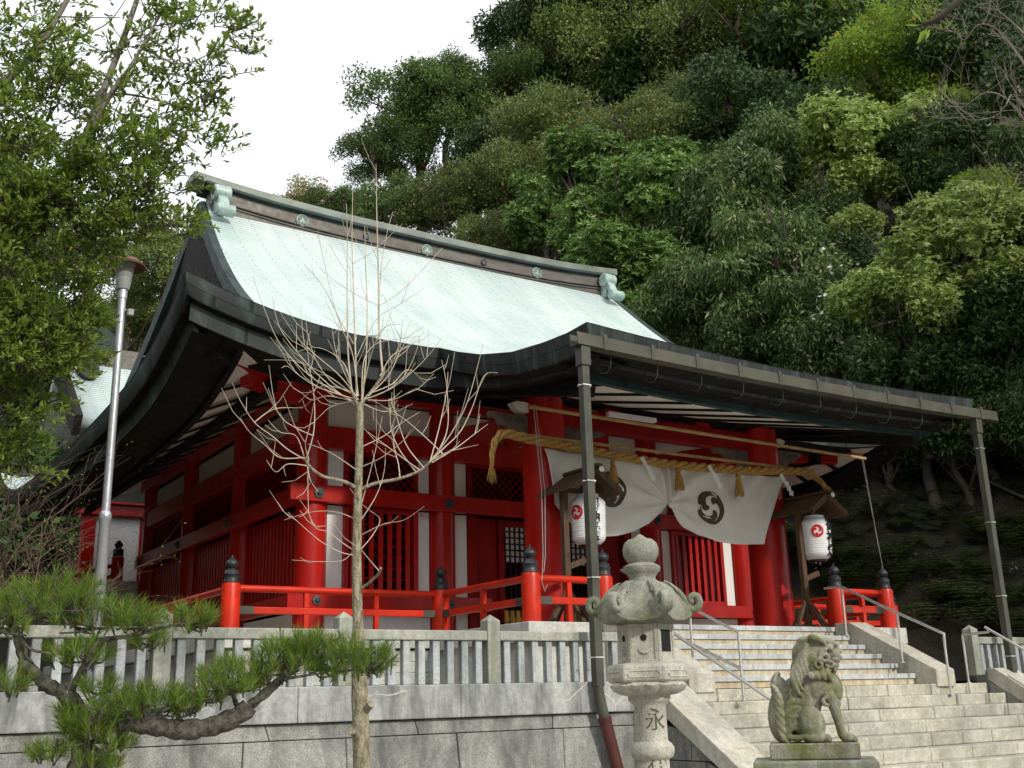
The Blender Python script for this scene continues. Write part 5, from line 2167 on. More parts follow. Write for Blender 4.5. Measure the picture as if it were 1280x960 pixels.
for px, py, r, D, lab in ((770, 40, 120, 74, 'far dark tree filling the top of the wood behind the tan-olive crowns'), (900, 120, 120, 72, 'far dark tree filling the gap behind tan-olive tree and lime maple'),
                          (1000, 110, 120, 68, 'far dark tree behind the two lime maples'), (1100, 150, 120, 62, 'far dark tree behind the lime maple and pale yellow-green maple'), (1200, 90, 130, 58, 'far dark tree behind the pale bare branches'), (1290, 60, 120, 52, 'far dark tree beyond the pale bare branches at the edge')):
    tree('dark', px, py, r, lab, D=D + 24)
# unseen trees added round the forecourt and beside the hall to block sky light
for kd, x, y, zc, R in (('dark', -5.5, 15, 6, 4.6), ('dark', -6, 21, 6.5, 5), ('olive', -4.2, 27, 7, 5), ('dark', -3.5, 34, 7, 5), ('dark', -9, 10, 7, 5), ('olive', -12, 3, 7, 5),
                        ('dark', -18, -6, 8, 6), ('olive', -12, -14, 8, 6), ('dark', -3, -17, 7.5, 6), ('olive', 7, -18, 7.5, 6), ('dark', 16, -15, 7.5, 6), ('olive', 24, -8, 8, 6), ('dark', 27, 1, 9, 6), ('olive', 27, 8, 10, 6), ('dark', -14, 16, 12, 6), ('dark', -.6, 18.5, 4.2, 3), ('dark', -.4, 23, 4.4, 3.2), ('dark', .2, 28, 4.6, 3.2), ('dark', .6, 33, 4.6, 3.2), ('olive', -2.6, 21, 7.5, 3.4), ('dark', -2.2, 29, 8, 3.4), ('dark', -13, 26, 13, 6.5)):
    me, tm = KIND[kd][_seed.randrange(len(KIND[kd]))]
    t = thing('shade_tree', 'unseen tall evergreen added round the forecourt to shade the hall', 'tree', (x, y, 0 if y < 11 else 1.7), 'unseen evergreens added for shade')
    for nm, m_ in (('crown', me), ('trunk', tm)):
        o = bpy.data.objects.new(nm, m_)
        COL.objects.link(o)
        o.parent = t
        o.location = (0, 0, zc - t.location.z)
        o.scale = (R, R, R * 1.05)
        o.rotation_euler = (0, 0, _seed.uniform(0, 6.28))

# ferns and low plants on the bank: nobody could count them
LM['fern'] = leafmat('fern_green', (.02, .045, .009), (.12, .19, .035), (.13, .11, .05), .08, .5, .3, 1.0)
rg = np.random.default_rng(5)
Vs = []
cnt = 0
while cnt < 1500:
    x, y = rg.uniform(13, 46), rg.uniform(11.5, 44)
    s = .8 * x + .6 * y - 24.6
    if s < .3 or s > 17 or (x < 20.5 and y > 12.8):
        continue
    z = terr(x, y)
    cnt += 1
    nf = rg.integers(6, 11)
    sz = rg.uniform(.4, .95)
    for k in range(nf):
        a = 2 * pi * k / nf + rg.uniform(-.3, .3)
        dirx = np.array([cos(a), sin(a), 0.0])
        # frond: pairs of leaflets on an arching rib
        npair = 9
        tt = (np.arange(npair) + .5) / npair
        rib = np.array([x, y, z]) + dirx * (tt[:, None] * sz) + np.array([0, 0, 1.0]) * (np.sin(tt * 2.2)[:, None] * sz * .5)
        lat = np.array([-sin(a), cos(a), 0.0])
        for sg in (-1, 1):
            D = lat * sg + dirx * .35 - np.array([0, 0, .15])
            N_ = np.tile(np.array([0, 0, 1.0]) + dirx * .2, (npair, 1))
            ln = sz * .30 * np.sin(np.minimum(1, tt * 1.1 + .12) * pi) + .03
            Vs.append(leaves(rib, np.tile(D, (npair, 1)), N_, ln, ln * .35))
me = quads_mesh('ferns', np.concatenate(Vs), LM['fern'])
o = link('ferns', me)
o['kind'] = 'stuff'
# fallen leaves on the bank
rg = np.random.default_rng(9)
n = 26000
x = rg.uniform(14, 44, n)
y = rg.uniform(11.5, 42, n)
s = .8 * x + .6 * y - 24.6
ok = (s > -2) & (s < 17) & ~((x < 20.5) & (y > 12.8))
x, y = x[ok], y[ok]
z = np.array([max(1.71, terr(a, b)) + .03 for a, b in zip(x, y)])
n = len(x)
D = rg.normal(size=(n, 3)) * np.array([1, 1, .4])
Nn = np.array([-.3, -.3, 1]) + rg.normal(size=(n, 3)) * .4
LM['litter'] = leafmat('fallen_leaf_brown', (.03, .02, .010), (.16, .10, .05), (.25, .2, .12), .1, .7, .1, 1.0)
o = link('fallen_leaves', quads_mesh('fallen_leaves', leaves(np.stack([x, y, z], 1), D, Nn, rg.uniform(.08, .16, n), rg.uniform(.04, .08, n)), LM['litter']))
o['kind'] = 'stuff'

# ------------------------------------------------------------------ near leafy tree at the left
LM['near'] = leafmat('near_evergreen_leaves', (.045, .085, .012), (.27, .375, .062), (.36, .42, .11), .16, .4, .45, 1.6, objvar=0)
NT = thing('evergreen_tree', 'large leafy evergreen close by, its branches reaching in from the edge', 'tree', (-.4, 9.6, 0))
rg = np.random.default_rng(21)
clumps = []                                           # px, py, radius px, weight, distance
for px, py, r, wt, D in (
        (20, 60, 70, 1.0, 9.4), (60, 30, 50, .7, 9.6), (30, 130, 75, 1.1, 9.2), (90, 120, 42, .6, 9.4), (70, 190, 70, 1.0, 9.0), (20, 220, 70, 1.1, 9.2),
        (255, 20, 48, .8, 8.6), (285, 45, 34, .6, 8.5), (215, 55, 50, .7, 8.7), (250, 85, 40, .5, 8.6), (180, 20, 45, .5, 8.9), (160, 85, 46, .5, 8.9), (200, 120, 48, .6, 8.8), (245, 135, 42, .5, 8.6), (275, 85, 26, .35, 8.5),
        (150, 150, 46, .5, 8.9), (205, 175, 46, .65, 8.7), (255, 190, 36, .5, 8.6), (272, 200, 16, .3, 8.5), (222, 200, 28, .5, 8.7), (180, 210, 50, .8, 8.8), (130, 205, 60, .9, 8.9),
        (140, 255, 55, .9, 8.9), (200, 260, 46, .8, 8.7), (228, 280, 22, .45, 8.6), (168, 272, 40, .8, 8.8), (85, 270, 60, 1.1, 9.0), (218, 290, 24, .4, 8.6), (40, 300, 75, 1.3, 9.2),
        (88, 330, 34, .8, 9.0), (48, 370, 64, 1.4, 9.2), (78, 402, 38, 1.0, 9.1), (20, 430, 75, 1.5, 9.2), (30, 450, 54, 1.3, 9.2), (10, 505, 56, 1.2, 9.4), (10, 560, 45, .8, 9.6), (0, 350, 80, 1.4, 9.4), (-40, 200, 90, 1.5, 9.6), (-50, 430, 90, 1.5, 9.6), (60, 250, 70, 1.2, 9.0)):
    clumps.append((at(px, py, D), r * D / 1360, wt * (.74 if py < 215 and px > 55 else 1.0)))
Vs = []
twig = MB()
for c, r, wt in clumps:
    nt_ = int(118 * wt * (r / .35) ** 1.5)
    nsub = max(4, int(9 * (r / .4)))
    sq_ = unit(rg.normal(size=(nsub, 3)))
    sub_c = np.array(c) + sq_ * r * rg.uniform(.3, 1.0, (nsub, 1)) ** .5 * np.array([1, 1, .85])
    idx = rg.integers(0, nsub, nt_)
    q = unit(rg.normal(size=(nt_, 3)))
    pos = sub_c[idx] + q * (r * .42) * rg.uniform(.1, 1.0, (nt_, 1)) ** .6 * np.array([1.15, 1.15, .42])
    out = unit((sq_[idx] * .5 + q * .7) * np.array([1, 1, .35]) + np.array([.25, -.15, .38]) + rg.normal(size=(nt_, 3)) * .35)
    ln = rg.uniform(.07, .17, (nt_, 1))
    for k in range(11):
        tt = (k / 10) ** .6
        base = pos + out * ln * tt
        D = out * (.25 + .75 * tt) + rg.normal(size=(nt_, 3)) * (.95 - .45 * tt) + np.array([0, 0, .10])
        N_ = np.array([0, -.1, 1.0]) + out * .3 + rg.normal(size=(nt_, 3)) * .45
        s = rg.uniform(.55, 1.2, nt_)
        Vs.append(leaves(base, D, N_, .070 * s, .027 * s, .15, .55))
    for i in range(0, nt_, 2):
        a = Vector(pos[i]) - Vector(out[i]) * .10
        twig.tube([a, Vector(pos[i] + out[i] * ln[i])], [.0055, .003], 4, cap=False)
link('crown', quads_mesh('near_leaves', np.concatenate(Vs), LM['near']), NT)
BARK2 = paint('pale_grey_bark', (.20, .18, .15), .9, .35, 10.0, 50, .4, streak=(3, 3, 1))
mb = MB()
limbs = [([(-60, 620, 9.6), (-30, 420, 9.6), (20, 330, 9.4), (80, 240, 9.1), (115, 150, 8.9), (150, 60, 8.8), (178, -20, 8.8)], .085, .03),
         ([(80, 240, 9.1), (130, 130, 8.8), (165, 80, 8.7), (205, 10, 8.7)], .035, .015),
         ([(-40, 130, 9.6), (20, 90, 9.5), (60, 40, 9.4), (95, -20, 9.3)], .06, .03),
         ([(-20, 260, 9.5), (40, 235, 9.2), (120, 245, 8.9), (150, 225, 8.8), (205, 180, 8.7)], .03, .012),
         ([(120, 245, 8.9), (180, 268, 8.8), (235, 285, 8.6)], .016, .006),
         ([(-20, 300, 9.5), (50, 290, 9.2), (110, 280, 9.0), (150, 290, 8.8)], .026, .01),
         ([(110, 120, 8.9), (160, 118, 8.8), (215, 130, 8.7), (260, 140, 8.6)], .018, .007),
         ([(125, 80, 8.8), (185, 35, 8.8), (250, 30, 8.6)], .014, .006),
         ([(150, 150, 8.9), (205, 165, 8.8), (245, 190, 8.6)], .014, .006),
         ([(118, 155, 8.9), (175, 75, 8.7), (230, 80, 8.6), (275, 60, 8.5)], .016, .006),
         ([(60, 20, 9.4), (110, 22, 9.2), (150, 22, 9.0)], .012, .006),
         ([(70, 55, 9.4), (130, 32, 9.1), (160, -5, 9.0)], .012, .006)]
for pts, ra, rb in limbs:
    P_, _ = resample([at(*q) for q in pts], 30)
    mb.tube(P_, list(np.linspace(ra * .68, rb * .68, 30)), 8)
rt = at(-60, 620, 9.6)
mb.tube([(rt.x - .1, rt.y + .1, -.1), (rt.x - .05, rt.y, 1.2), tuple(rt)], [.16, .12, .10], 10)
mb.v += []
part('trunk', mb, BARK2, NT, smooth=60, recalc=False)
part('twigs', twig, BARK, NT, recalc=False)

# ------------------------------------------------------------------ pruned bare ginkgo
GB = paint('ginkgo_bark', (.27, .24, .165), .95, .6, 16.0, 40, 1.6, streak=(3, 3, .7), spec=.1)
GT = paint('pale_ginkgo_twig', (.54, .47, .36), .85, .2, 9.0, 60, .2)
G = thing('bare_ginkgo', 'bare pruned young tree with pale upswept shoots in front of the wall', 'tree', (3.68, 7.77, 0))
gd = 8.6
gp = [(462, 1140), (453, 960), (450, 880), (448, 800), (446, 720), (447, 640), (449, 570), (450, 505)]
P_, _ = resample([at(x, y, gd) for x, y in gp], 60)
wr = np.interp(np.linspace(0, 1, 60), [0, .283, .41, .457, .54, .66, .79, .9, 1], [.070, .066, .062, .056, .040, .036, .033, .031, .029])
tr = MB().tube(P_, [r_ * (1 + .03 * sin(i * 1.7)) for i, r_ in enumerate(wr)], 14)
part('trunk', tr, GB, G, smooth=60)
br = MB()
rnd = random.Random(4)


def shoot(pts, r0_, r1_, dd=0.0, sub=0, par=br):
    n = len(pts)
    q = [at(x, y, gd + dd * (i / max(1, n - 1))) for i, (x, y) in enumerate(pts)]
    P_, ln_ = resample(q, max(8, 6 * n))
    par.tube(P_, [q_ * (.48 if par is br else .62) for q_ in np.linspace(r0_, r1_, len(P_))], 7)
    for k in range(sub):
        i = rnd.randrange(len(P_) // 4, len(P_) - 1)
        a = P_[i]
        d = (P_[min(i + 1, len(P_) - 1)] - P_[i - 1]).normalized()
        sd_ = Vector((rnd.uniform(-1, 1), rnd.uniform(-1, 1), rnd.uniform(-.2, .8))).normalized()
        l_ = rnd.uniform(.10, .34)
        d2 = (d + sd_ * .9).normalized()
        b = a + d2 * l_ * .5
        c = a + d2 * l_ + Vector((0, 0, l_ * .25))
        par.tube([a, b, c], [.0026, .0022, .0014], 5, cap=False)


arms = MB()
shoot([(449, 612), (430, 602), (405, 596), (388, 584), (380, 572)], .026, .016, -.2, 0, arms)
shoot([(449, 612), (470, 604), (500, 598), (525, 588), (540, 575)], .026, .015, .2, 0, arms)
shoot([(450, 505), (460, 495), (470, 482), (478, 470), (480, 460)], .026, .018, .1, 0, arms)
shoot([(450, 512), (444, 500), (440, 490)], .024, .016, -.05, 0, arms)
shoot([(448, 738), (462, 728), (474, 716), (476, 710)], .020, .016, -.25, 0, arms)
part('pruned_arm', arms, GB, G, smooth=60)
# tall leaders
for pts, r0_, sub in (([(440, 492), (435, 440), (434, 380), (434, 300), (433, 255)], .016, 3), ([(446, 495), (444, 430), (442, 360), (440, 300), (441, 237)], .017, 4),
                      ([(453, 498), (458, 440), (459, 380), (457, 330), (456, 282)], .015, 3), ([(478, 465), (474, 410), (473, 340), (471, 270), (470, 205)], .020, 5),
                      ([(474, 400), (476, 340), (483, 295), (491, 265)], .006, 1), ([(474, 382), (500, 365), (530, 335), (553, 310)], .007, 0), ([(473, 382), (445, 368), (420, 352), (400, 335)], .006, 0),
                      ([(440, 330), (465, 315), (490, 292), (503, 280)], .005, 0), ([(436, 345), (420, 320), (412, 305)], .005, 0),
                      ([(442, 430), (425, 400), (405, 360), (380, 330)], .008, 1), ([(440, 440), (420, 390), (408, 340), (398, 294)], .008, 1), ([(444, 450), (470, 400), (500, 380), (530, 360)], .007, 1)):
    shoot(pts, r0_, .0045, rnd.uniform(-.3, .3), sub)
# outward curved shoots from the head
for pts in ([(448, 505), (420, 490), (385, 468), (350, 430), (330, 385), (316, 345)], [(446, 508), (410, 480), (380, 450), (350, 410), (340, 370)], [(448, 500), (425, 470), (390, 440), (370, 420), (350, 390)],
            [(447, 500), (400, 485), (375, 470), (360, 458), (352, 460)], [(448, 503), (410, 495), (390, 500), (375, 490), (366, 485)], [(440, 492), (415, 478), (395, 450), (385, 420), (382, 395)],
            [(440, 490), (408, 482), (388, 490), (373, 503)], [(452, 500), (480, 490), (505, 470), (520, 440), (524, 420)], [(455, 500), (490, 485), (515, 465), (535, 445), (552, 423)],
            [(462, 492), (490, 480), (510, 462), (530, 478)], [(460, 495), (485, 470), (500, 440), (510, 420)], [(470, 480), (490, 455), (500, 430), (503, 400)], [(460, 500), (490, 500), (515, 488), (522, 485)],
            [(447, 500), (430, 465), (420, 440), (415, 410)], [(452, 500), (455, 450), (470, 430), (490, 425), (525, 420)], [(475, 470), (490, 445), (515, 430), (530, 415)],
            [(444, 495), (410, 470), (370, 452), (330, 450)], [(446, 500), (415, 508), (400, 520), (390, 530)], [(455, 505), (470, 512), (485, 514), (497, 500)],
            [(440, 492), (430, 455), (400, 435), (370, 440)], [(448, 495), (440, 440), (425, 410), (405, 395)], [(452, 495), (465, 440), (480, 410), (500, 405)]):
    shoot(pts, .011, .0034, rnd.uniform(-.55, .55), 3)
# shoots from the left arm
for pts in ([(382, 575), (360, 562), (340, 545), (318, 528), (300, 500), (290, 478)], [(380, 572), (350, 572), (330, 555), (312, 540), (300, 522)], [(383, 573), (392, 540), (393, 500), (387, 460), (384, 430), (388, 415)],
            [(388, 583), (360, 580), (345, 590), (333, 575)], [(384, 580), (388, 600), (398, 615)], [(380, 570), (370, 545), (350, 540), (335, 525)], [(385, 570), (385, 620), (388, 650), (400, 660)], [(386, 575), (382, 560), (382, 550)], [(392, 545), (370, 535), (350, 520), (335, 485)], [(318, 528), (335, 515), (350, 510), (378, 510)]):
    shoot(pts, .011, .0034, rnd.uniform(-.5, .2), 2)
# from the right arm
for pts in ([(538, 577), (555, 560), (575, 540), (590, 510), (605, 470), (622, 466)], [(536, 578), (550, 560), (560, 530), (558, 480), (552, 450)], [(540, 575), (560, 565), (580, 560), (598, 556)],
            [(530, 585), (510, 560), (500, 535), (490, 500)], [(520, 590), (498, 560), (488, 530), (490, 490)], [(538, 576), (550, 530), (558, 490), (560, 465)], [(540, 578), (570, 560), (590, 545), (610, 530)],
            [(540, 574), (565, 540), (585, 500), (604, 430)], [(525, 588), (500, 570), (480, 555), (460, 540)], [(500, 598), (498, 580), (493, 560), (491, 530)], [(556, 570), (530, 545), (500, 520), (465, 500)]):
    shoot(pts, .012, .0034, rnd.uniform(-.2, .6), 2)
# low shoots on the trunk
for pts in ([(446, 690), (430, 680), (410, 665), (395, 660), (385, 640), (375, 625)], [(447, 695), (425, 690), (400, 676), (370, 650), (360, 640)], [(448, 690), (465, 670), (475, 650), (465, 640)], [(449, 670), (480, 655), (505, 650), (530, 633)], [(447, 680), (430, 700), (400, 702), (365, 700)],
            [(474, 714), (462, 700), (450, 686), (440, 680)], [(448, 655), (470, 620), (480, 590), (482, 560)], [(449, 640), (460, 600), (470, 560), (478, 520)], [(447, 650), (420, 640), (390, 640), (355, 650)], [(449, 585), (480, 570), (510, 545), (525, 525)], [(449, 590), (420, 570), (400, 560), (385, 555)], [(449, 560), (480, 545), (500, 530), (525, 515)]):
    shoot(pts, .009, .0032, rnd.uniform(-.5, .5), 1)
part('shoots', br, GT, G, smooth=60)
kn = MB().lathe([(.05, 0), (.045, .08), (.03, .10)], tuple(at(438, 915, 8.45)), 10)
kn.tube([at(452, 925, 8.58), at(440, 914, 8.46), at(437, 910, 8.43)], [.035, .032, .030], 10)
kn2 = MB().tube([at(450, 925, 8.6), at(440, 913, 8.46)], [.034, .028], 10).tube([at(455, 890, 8.6), at(464, 880, 8.5)], [.034, .026], 10)
part('pruning_stub', kn2, GB, G, smooth=60)

# ------------------------------------------------------------------ garden pine
PB = paint('scaly_pine_bark', (.105, .095, .078), .95, .6, 30.0, 45, 1.6, spec=.1)
PINE = thing('garden_pine', 'trained garden pine with flat needle pads before the retaining wall', 'pine tree', (1.35, 6.2, 0))
pd = 6.5
mb = MB()
for pts, ra, rb in (([(70, 1150, 6.6), (85, 1020, 6.6), (100, 950, 6.5), (105, 905, 6.5), (95, 885, 6.5), (82, 868, 6.5)], .07, .05),
                    ([(105, 905, 6.5), (140, 900, 6.45), (190, 906, 6.4), (225, 912, 6.4), (265, 908, 6.4), (300, 893, 6.4), (312, 882, 6.4)], .055, .052),
                    ([(312, 882, 6.4), (330, 868, 6.4), (350, 850, 6.4), (365, 835, 6.4), (390, 822, 6.4), (440, 820, 6.4), (470, 815, 6.4)], .028, .010),
                    ([(300, 893, 6.4), (292, 870, 6.45), (290, 850, 6.45)], .016, .010),
                    ([(82, 868, 6.5), (55, 853, 6.5), (32, 828, 6.5), (22, 795, 6.5), (8, 772, 6.5), (-10, 768, 6.5)], .040, .020),
                    ([(88, 870, 6.5), (98, 845, 6.45), (115, 815, 6.4), (128, 800, 6.4), (160, 795, 6.4), (205, 783, 6.4)], .020, .007),
                    ([(98, 852, 6.5), (112, 862, 6.4), (118, 868, 6.4)], .014, .008),
                    ([(160, 795, 6.4), (185, 790, 6.4), (240, 775, 6.4)], .010, .005),
                    ([(8, 772, 6.5), (40, 765, 6.45), (90, 765, 6.4), (120, 760, 6.4)], .018, .006),
                    ([(365, 835, 6.4), (345, 828, 6.4), (325, 830, 6.45)], .012, .006),
                    ([(350, 850, 6.4), (372, 846, 6.35), (400, 842, 6.35)], .010, .005),
                    ([(115, 905, 6.5), (90, 925, 6.45), (55, 938, 6.4)], .014, .005),
                    ([(110, 930, 6.5), (130, 945, 6.4), (110, 960, 6.4)], .014, .005),
                    ([(22, 795, 6.5), (40, 812, 6.4), (75, 818, 6.4), (105, 820, 6.4)], .010, .005)):
    P_, _ = resample([at(*q) for q in pts], 30)
    mb.tube(P_, [r_ * (1 + .10 * sin(i * 2.1) + .06 * sin(i * 5.3)) for i, r_ in enumerate(np.linspace(ra, rb, 30))], 10)
LM['pine'] = leafmat('pine_needles', (.044, .095, .012), (.20, .31, .045), (.34, .27, .07), .07, .5, .3, 2.5)
rg = np.random.default_rng(31)
pads = [(60, 740, 80, 40, 26), (10, 760, 50, 45, 14), (110, 770, 50, 26, 12), (95, 812, 46, 26, 20), (165, 772, 40, 24, 14), (150, 757, 24, 14, 6), (236, 768, 36, 20, 14), (188, 797, 22, 12, 6), (290, 842, 46, 36, 26), (262, 862, 26, 20, 8),
        (355, 818, 42, 34, 22), (330, 840, 28, 24, 8), (420, 815, 78, 38, 42), (380, 800, 40, 24, 14), (465, 822, 30, 26, 12), (190, 872, 54, 28, 26), (235, 875, 30, 20, 10), (112, 905, 46, 30, 24), (90, 890, 26, 20, 8), (60, 936, 28, 14, 9), (118, 950, 34, 18, 14), (15, 845, 22, 26, 6), (150, 925, 22, 12, 7), (145, 880, 30, 26, 10), (125, 855, 26, 20, 6)]
Vs = []
tw = MB()
for px, py, rx, ry, nt_ in pads:
    nt_ = int(nt_ * 2.2)
    for k in range(nt_):
        a, r = rg.uniform(0, 2 * pi), rg.uniform(0, 1) ** .5
        x, y = px + rx * r * cos(a) * .90, py + ry * r * sin(a) * .58
        D0 = pd + rg.uniform(-.30, .25)
        c = np.array(at(x, y + 8, D0))
        ax = unit(np.array([.6 * cos(a) * r, rg.normal() * .35, 1.0]) + rg.normal(size=3) * .22)
        nn = 46
        u = unit(np.cross(ax, rg.normal(size=(nn, 3))))
        sp = rg.uniform(.12, 1.7, (nn, 1))
        D = ax + u * sp
        base = c + ax * rg.uniform(-.035, .045, (nn, 1))
        ln = rg.uniform(.055, .105, nn)
        Vs.append(leaves(base, D, u + rg.normal(size=(nn, 3)) * .3, ln, np.full(nn, .0030), .1, .3))
        if k % 3 == 0:
            tw.tube([c - ax * .05, c + ax * .03], [.005, .004], 4, cap=False)
        if k % 4 == 0:
            b = at(px + rg.uniform(-.5, .5) * rx, py + ry * .6, pd)
            tw.tube([Vector(c) - Vector(ax) * .03, Vector(c).lerp(b, .5) - Vector((0, 0, .02)), b], [.005, .006, .007], 4, cap=False)
link('needles', quads_mesh('pine_needles', np.concatenate(Vs), LM['pine']), PINE)
mb.add(tw.v, tw.f)
part('trunk', mb, PB, PINE, smooth=60, recalc=False)

# ------------------------------------------------------------------ bare brown bush, pale bare tree, near twig, blossom
def wild(mb, p, d, l, r, depth, rnd, up=.15, ends=None, spread=.7):
    n = 5
    pts = [p]
    dd = d.normalized()
    for k in range(n):
        dd = (dd + Vector((rnd.uniform(-1, 1), rnd.uniform(-1, 1), rnd.uniform(-1, 1))) * .16 + Vector((0, 0, up * .15))).normalized()
        pts.append(pts[-1] + dd * l / n)
    mb.tube(pts, list(np.linspace(r, r * .55, n + 1)), 5, cap=False)
    if ends is not None and depth <= 1:
        ends.append((pts[-1], dd))
    if depth > 0:
        for k in range(rnd.choice((2, 3, 3))):
            i = rnd.randrange(2, n + 1)
            d2 = (dd + Vector((rnd.uniform(-1, 1), rnd.uniform(-1, 1), rnd.uniform(-.6, .8))) * spread).normalized()
            wild(mb, pts[i], d2, l * rnd.uniform(.5, .85), r * .55, depth - 1, rnd, up, ends, spread)


rnd = random.Random(8)
bush = thing('bare_bush', 'tangled bare brown bush beside the shrine wall behind the lamp post', 'bush', (2.2, 17.5, 1.7))
mb = MB()
ends = []
for k in range(18):
    b0 = Vector((2.2 + rnd.uniform(-.5, .5), 17.6 + rnd.uniform(-.5, .5), 1.68))
    d = Vector((rnd.uniform(-1.2, .9), rnd.uniform(-.6, .3), rnd.uniform(.9, 1.7)))
    wild(mb, b0, d, rnd.uniform(1.5, 2.2), .022, 4, rnd, -.12, ends, .9)
part('branches', mb, paint('reddish_brown_twig', (.13, .085, .065), .9, .35, 5.0), bush, recalc=False)
rg = np.random.default_rng(3)
E_ = np.array([tuple(p) for p, d in ends])
n = len(E_) * 2
P_ = np.repeat(E_, 2, 0) + rg.normal(size=(n, 3)) * .05
pk = rg.uniform(size=n) < .35
P_ = P_[pk]
n = len(P_)
link('buds', quads_mesh('bush_buds', leaves(P_, rg.normal(size=(n, 3)) + np.array([0, 0, .6]), rg.normal(size=(n, 3)), np.full(n, .05), np.full(n, .022)), LM['lime']), bush)

rnd = random.Random(15)
pb = thing('bare_tree', 'pale bare tree branches in front of the dark wood at the upper corner', 'tree', at(1340, 860, 24))
mb = MB()
PALEBARK = paint('pale_bare_bark', (.20, .17, .13), .9, .25, 8.0)
for pts, r in (([(1345, 860), (1340, 500), (1320, 300), (1300, 160), (1290, 60)], .16), ([(1310, 200), (1270, 135), (1235, 115), (1200, 135), (1175, 110)], .05), ([(1300, 110), (1255, 45), (1225, 30), (1205, 50), (1190, 30)], .05), ([(1310, 180), (1270, 120), (1258, 130), (1245, 145), (1212, 150), (1195, 135)], .045), ([(1300, 60), (1250, 15), (1225, 5), (1205, 25)], .04), ([(1310, 250), (1280, 215), (1262, 240), (1255, 232)], .03)):
    q = [at(x, y, 24 + (i % 2) * .3) for i, (x, y) in enumerate(pts)]
    PP, _ = resample(q, 30)
    mb.tube(PP, list(np.linspace(r * .6, r * .14, 30)), 6)
    if r < .1:
        for k in range(12):
            i = rnd.randrange(6, 30)
            wild(mb, PP[i], Vector((rnd.uniform(-1, 1), rnd.uniform(-1, 1), rnd.uniform(-.3, 1))), rnd.uniform(.5, 1.1), r * .2, 2, rnd, .2, None, .8)
part('branches', mb, PALEBARK, pb, smooth=60, recalc=False)

tw_ = thing('budding_twig', 'blurred near twig with fresh green leaf buds hanging in at the top', 'twig', at(1200, -10, 2.6))
mb = MB()
PP, _ = resample([at(1330, -170, 2.7), at(1250, -50, 2.65), at(1197, 2, 2.6), at(1172, 24, 2.6), at(1154, 30, 2.6)], 24)
part('stem', mb.tube(PP, list(np.linspace(.016, .007, 24)), 8), paint('green_brown_twig', (.06, .05, .035), .8, .2), tw_, smooth=60)
Vs = []
for a, b, wd in (((1154, 30), (1137, 8), .022), ((1152, 31), (1130, 31), .010), ((1160, 35), (1146, 55), .020), ((1154, 30), (1145, 14), .014), ((1163, 36), (1157, 50), .012)):
    A, B = np.array(at(*a, 2.6)), np.array(at(*b, 2.58))
    Vs.append(leaves(A[None], (B - A)[None], np.array([[.3, -1, .3]]), np.linalg.norm(B - A), wd))
link('buds', quads_mesh('twig_buds', np.concatenate(Vs), leafmat('fresh_bud_green', (.16, .26, .02), (.30, .40, .06))), tw_)

rnd = random.Random(5)
bl = thing('blossom_shrub', 'slender shrub with a few white blossoms over the far end of the canopy', 'shrub', at(1075, 560, 31))
mb = MB()
ends = []
PP, _ = resample([at(1075, 560, 31), at(1070, 450, 31), at(1064, 400, 31)], 10)
mb.tube(PP, list(np.linspace(.05, .02, 10)), 6)
for k in range(7):
    wild(mb, PP[5 + k % 5], Vector((rnd.uniform(-1, .6), rnd.uniform(-1, 1), rnd.uniform(.2, 1.2))), 1.0, .012, 2, rnd, .3, ends)
part('stems', mb, BARK, bl, recalc=False)
rg = np.random.default_rng(13)
E_ = np.array([tuple(p) for p, d in ends])
E_ = np.repeat(E_, 2, 0) + rg.normal(size=(len(E_) * 2, 3)) * .08
n = len(E_)
link('blossoms', quads_mesh('blossoms', leaves(E_, rg.normal(size=(n, 3)), rg.normal(size=(n, 3)), np.full(n, .16), np.full(n, .10)), leafmat('white_petals', (.5, .5, .42), (.7, .7, .62))), bl)

# ------------------------------------------------------------------ buildings behind, left
def gable_roof(mb, x0, x1, yc, hw, z0, z1, n=10):
    rows = []
    for k in range(-n, n + 1):
        q = k / n
        z = z1 - (z1 - z0) * (1 - (1 - abs(q)) ** 1.5)
        rows.append([(x0 + (x1 - x0) * i / 8, yc + hw * q, z) for i in range(9)])
    mb.grid(rows)
    return rows


RB = thing('rear_hall', 'smaller green-roofed shrine building half hidden behind the near leaves', 'shrine', (3.5, 42, 1.7))
p0 = at(100, 535, 40)
p1 = at(95, 470, 40)
bx0 = p0.x - .2
rows = gable_roof(MB(), bx0, bx0 + 14, 43.5, 5.0, p0.z, p0.z + 3.7)
uvr = [[(p[0], k * .55) for p in r] for k, r in enumerate(rows)]
rr = sheet('roof', rows, uvr, ROOFM, RB, flip=True)
sl = rr.modifiers.new('thick', 'SOLIDIFY')
sl.thickness = .35
sl.offset = 0
mb = MB().box(bx0 + .3, bx0 + 14, 43.1, 43.9, p0.z + 3.4, p0.z + 4.3)
part('ridge', mb, RIDGEM, RB, bevel=.05)
part('ridge_disc', MB().lathe([(.62, -.6), (.65, -.5), (.65, .5), (.62, .6)], (bx0 + 1.3, 43.2, p0.z + 4.35), 24, 'y'), DKCOPPER, RB, smooth=40)
part('ridge_disc', MB().lathe([(.36, -.62), (.38, -.55), (.38, .5)], (bx0 + .9, 42.6, p0.z + 3.0), 20, 'y'), DKCOPPER, RB, smooth=40)
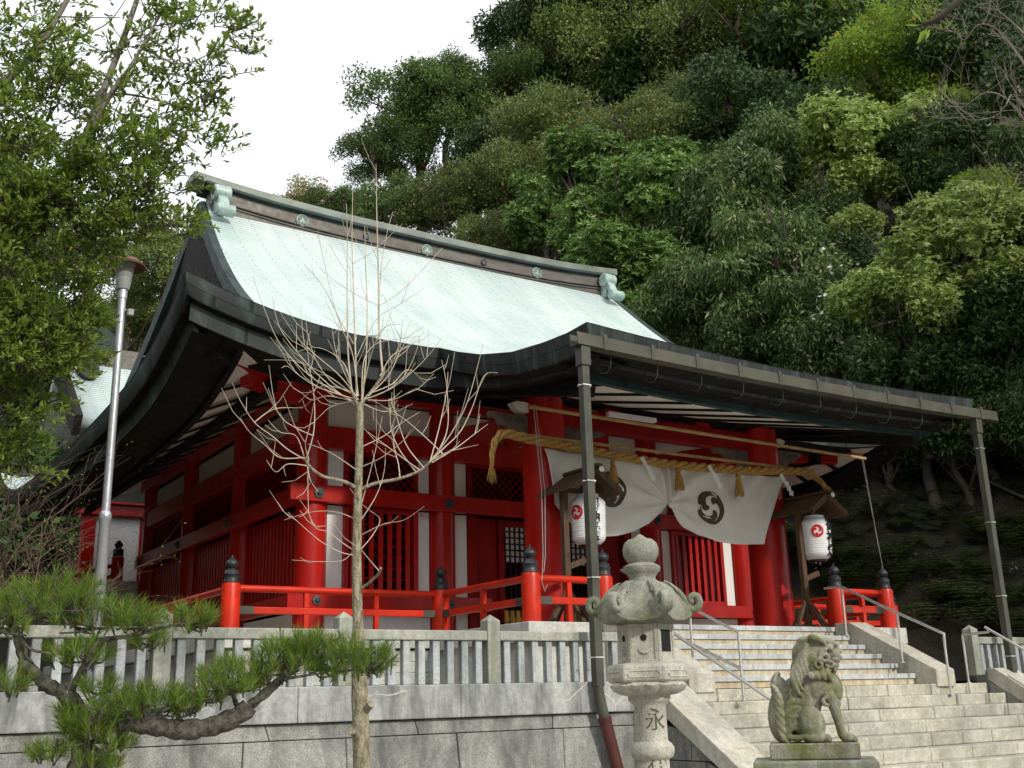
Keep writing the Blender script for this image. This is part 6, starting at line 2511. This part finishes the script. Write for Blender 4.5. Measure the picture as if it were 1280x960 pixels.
part('wall', MB().box(bx0 + 1.6, bx0 + 12, 40.4, 46.6, 1.7, p0.z + .6), DKRED, RB)
part('gable_board', MB().bar((bx0 - .05, 38.5, p0.z - .1), (bx0 - .05, 43.3, p0.z + 3.5), .25, .8), BLACKWOOD, RB)

WB = thing('rear_wall', 'white plaster wall with vermilion post and beam left of the shrine hall', 'wall', at(120, 740, 33))
a = at(97, 735, 33)
zt_ = at(110, 632, 33).z
zb_ = 1.7
part('post', MB().box(a.x, a.x + .36, a.y, a.y + .36, zb_, zt_ - .2), RED, WB, bevel=.02)
part('beam', MB().box(a.x - .5, a.x + 4.6, a.y - .12, a.y + .3, zt_ - .25, zt_ + .05), RED, WB, bevel=.02)
part('cap', MB().box(a.x + .4, a.x + 4.8, a.y - .3, a.y + .5, zt_ + .052, zt_ + .16), RED, WB, bevel=.02)
part('plaster', MB().box(a.x + .362, a.x + 4.6, a.y + .1, a.y + .3, zb_, zt_ - .252), WHITE, WB)
for k in (1.6, 3.0, 3.9):
    part('post', MB().box(a.x + k, a.x + k + .25, a.y + .04, a.y + .34, zb_, zt_ - .255), RED, WB, bevel=.02)
PF = thing('rear_porch', 'white plinth with a dark-capped vermilion railing post behind the lamp post', 'porch', at(150, 745, 29))
b = at(131, 741, 29)
c = at(168, 741, 29)
zt2 = at(148, 725, 29).z
part('plinth', MB().box(b.x, b.x + 1.6, b.y, b.y + 2.2, 1.7, zt2), WHITEST, PF, bevel=.02)
pc = at(148.5, 725, 29)
part('post', MB().lathe([(.15, zt2), (.15, zt2 + .58), (.13, zt2 + .60)], (pc.x, pc.y + .25, 0), 18), VERM, PF, smooth=40)
part('finial', MB().lathe([(.13, zt2 + .60), (.13, zt2 + .78), (.07, zt2 + .82), (.11, zt2 + .9), (.06, zt2 + .98), (.01, zt2 + 1.02)], (pc.x, pc.y + .25, 0), 18), METAL, PF, smooth=50)
for dz in (.15, .42):
    part('rail', MB().bar((pc.x, pc.y + .25, zt2 + dz), (pc.x - 1.6, pc.y + .25, zt2 + dz - .55), .08, .09), VERM, PF)
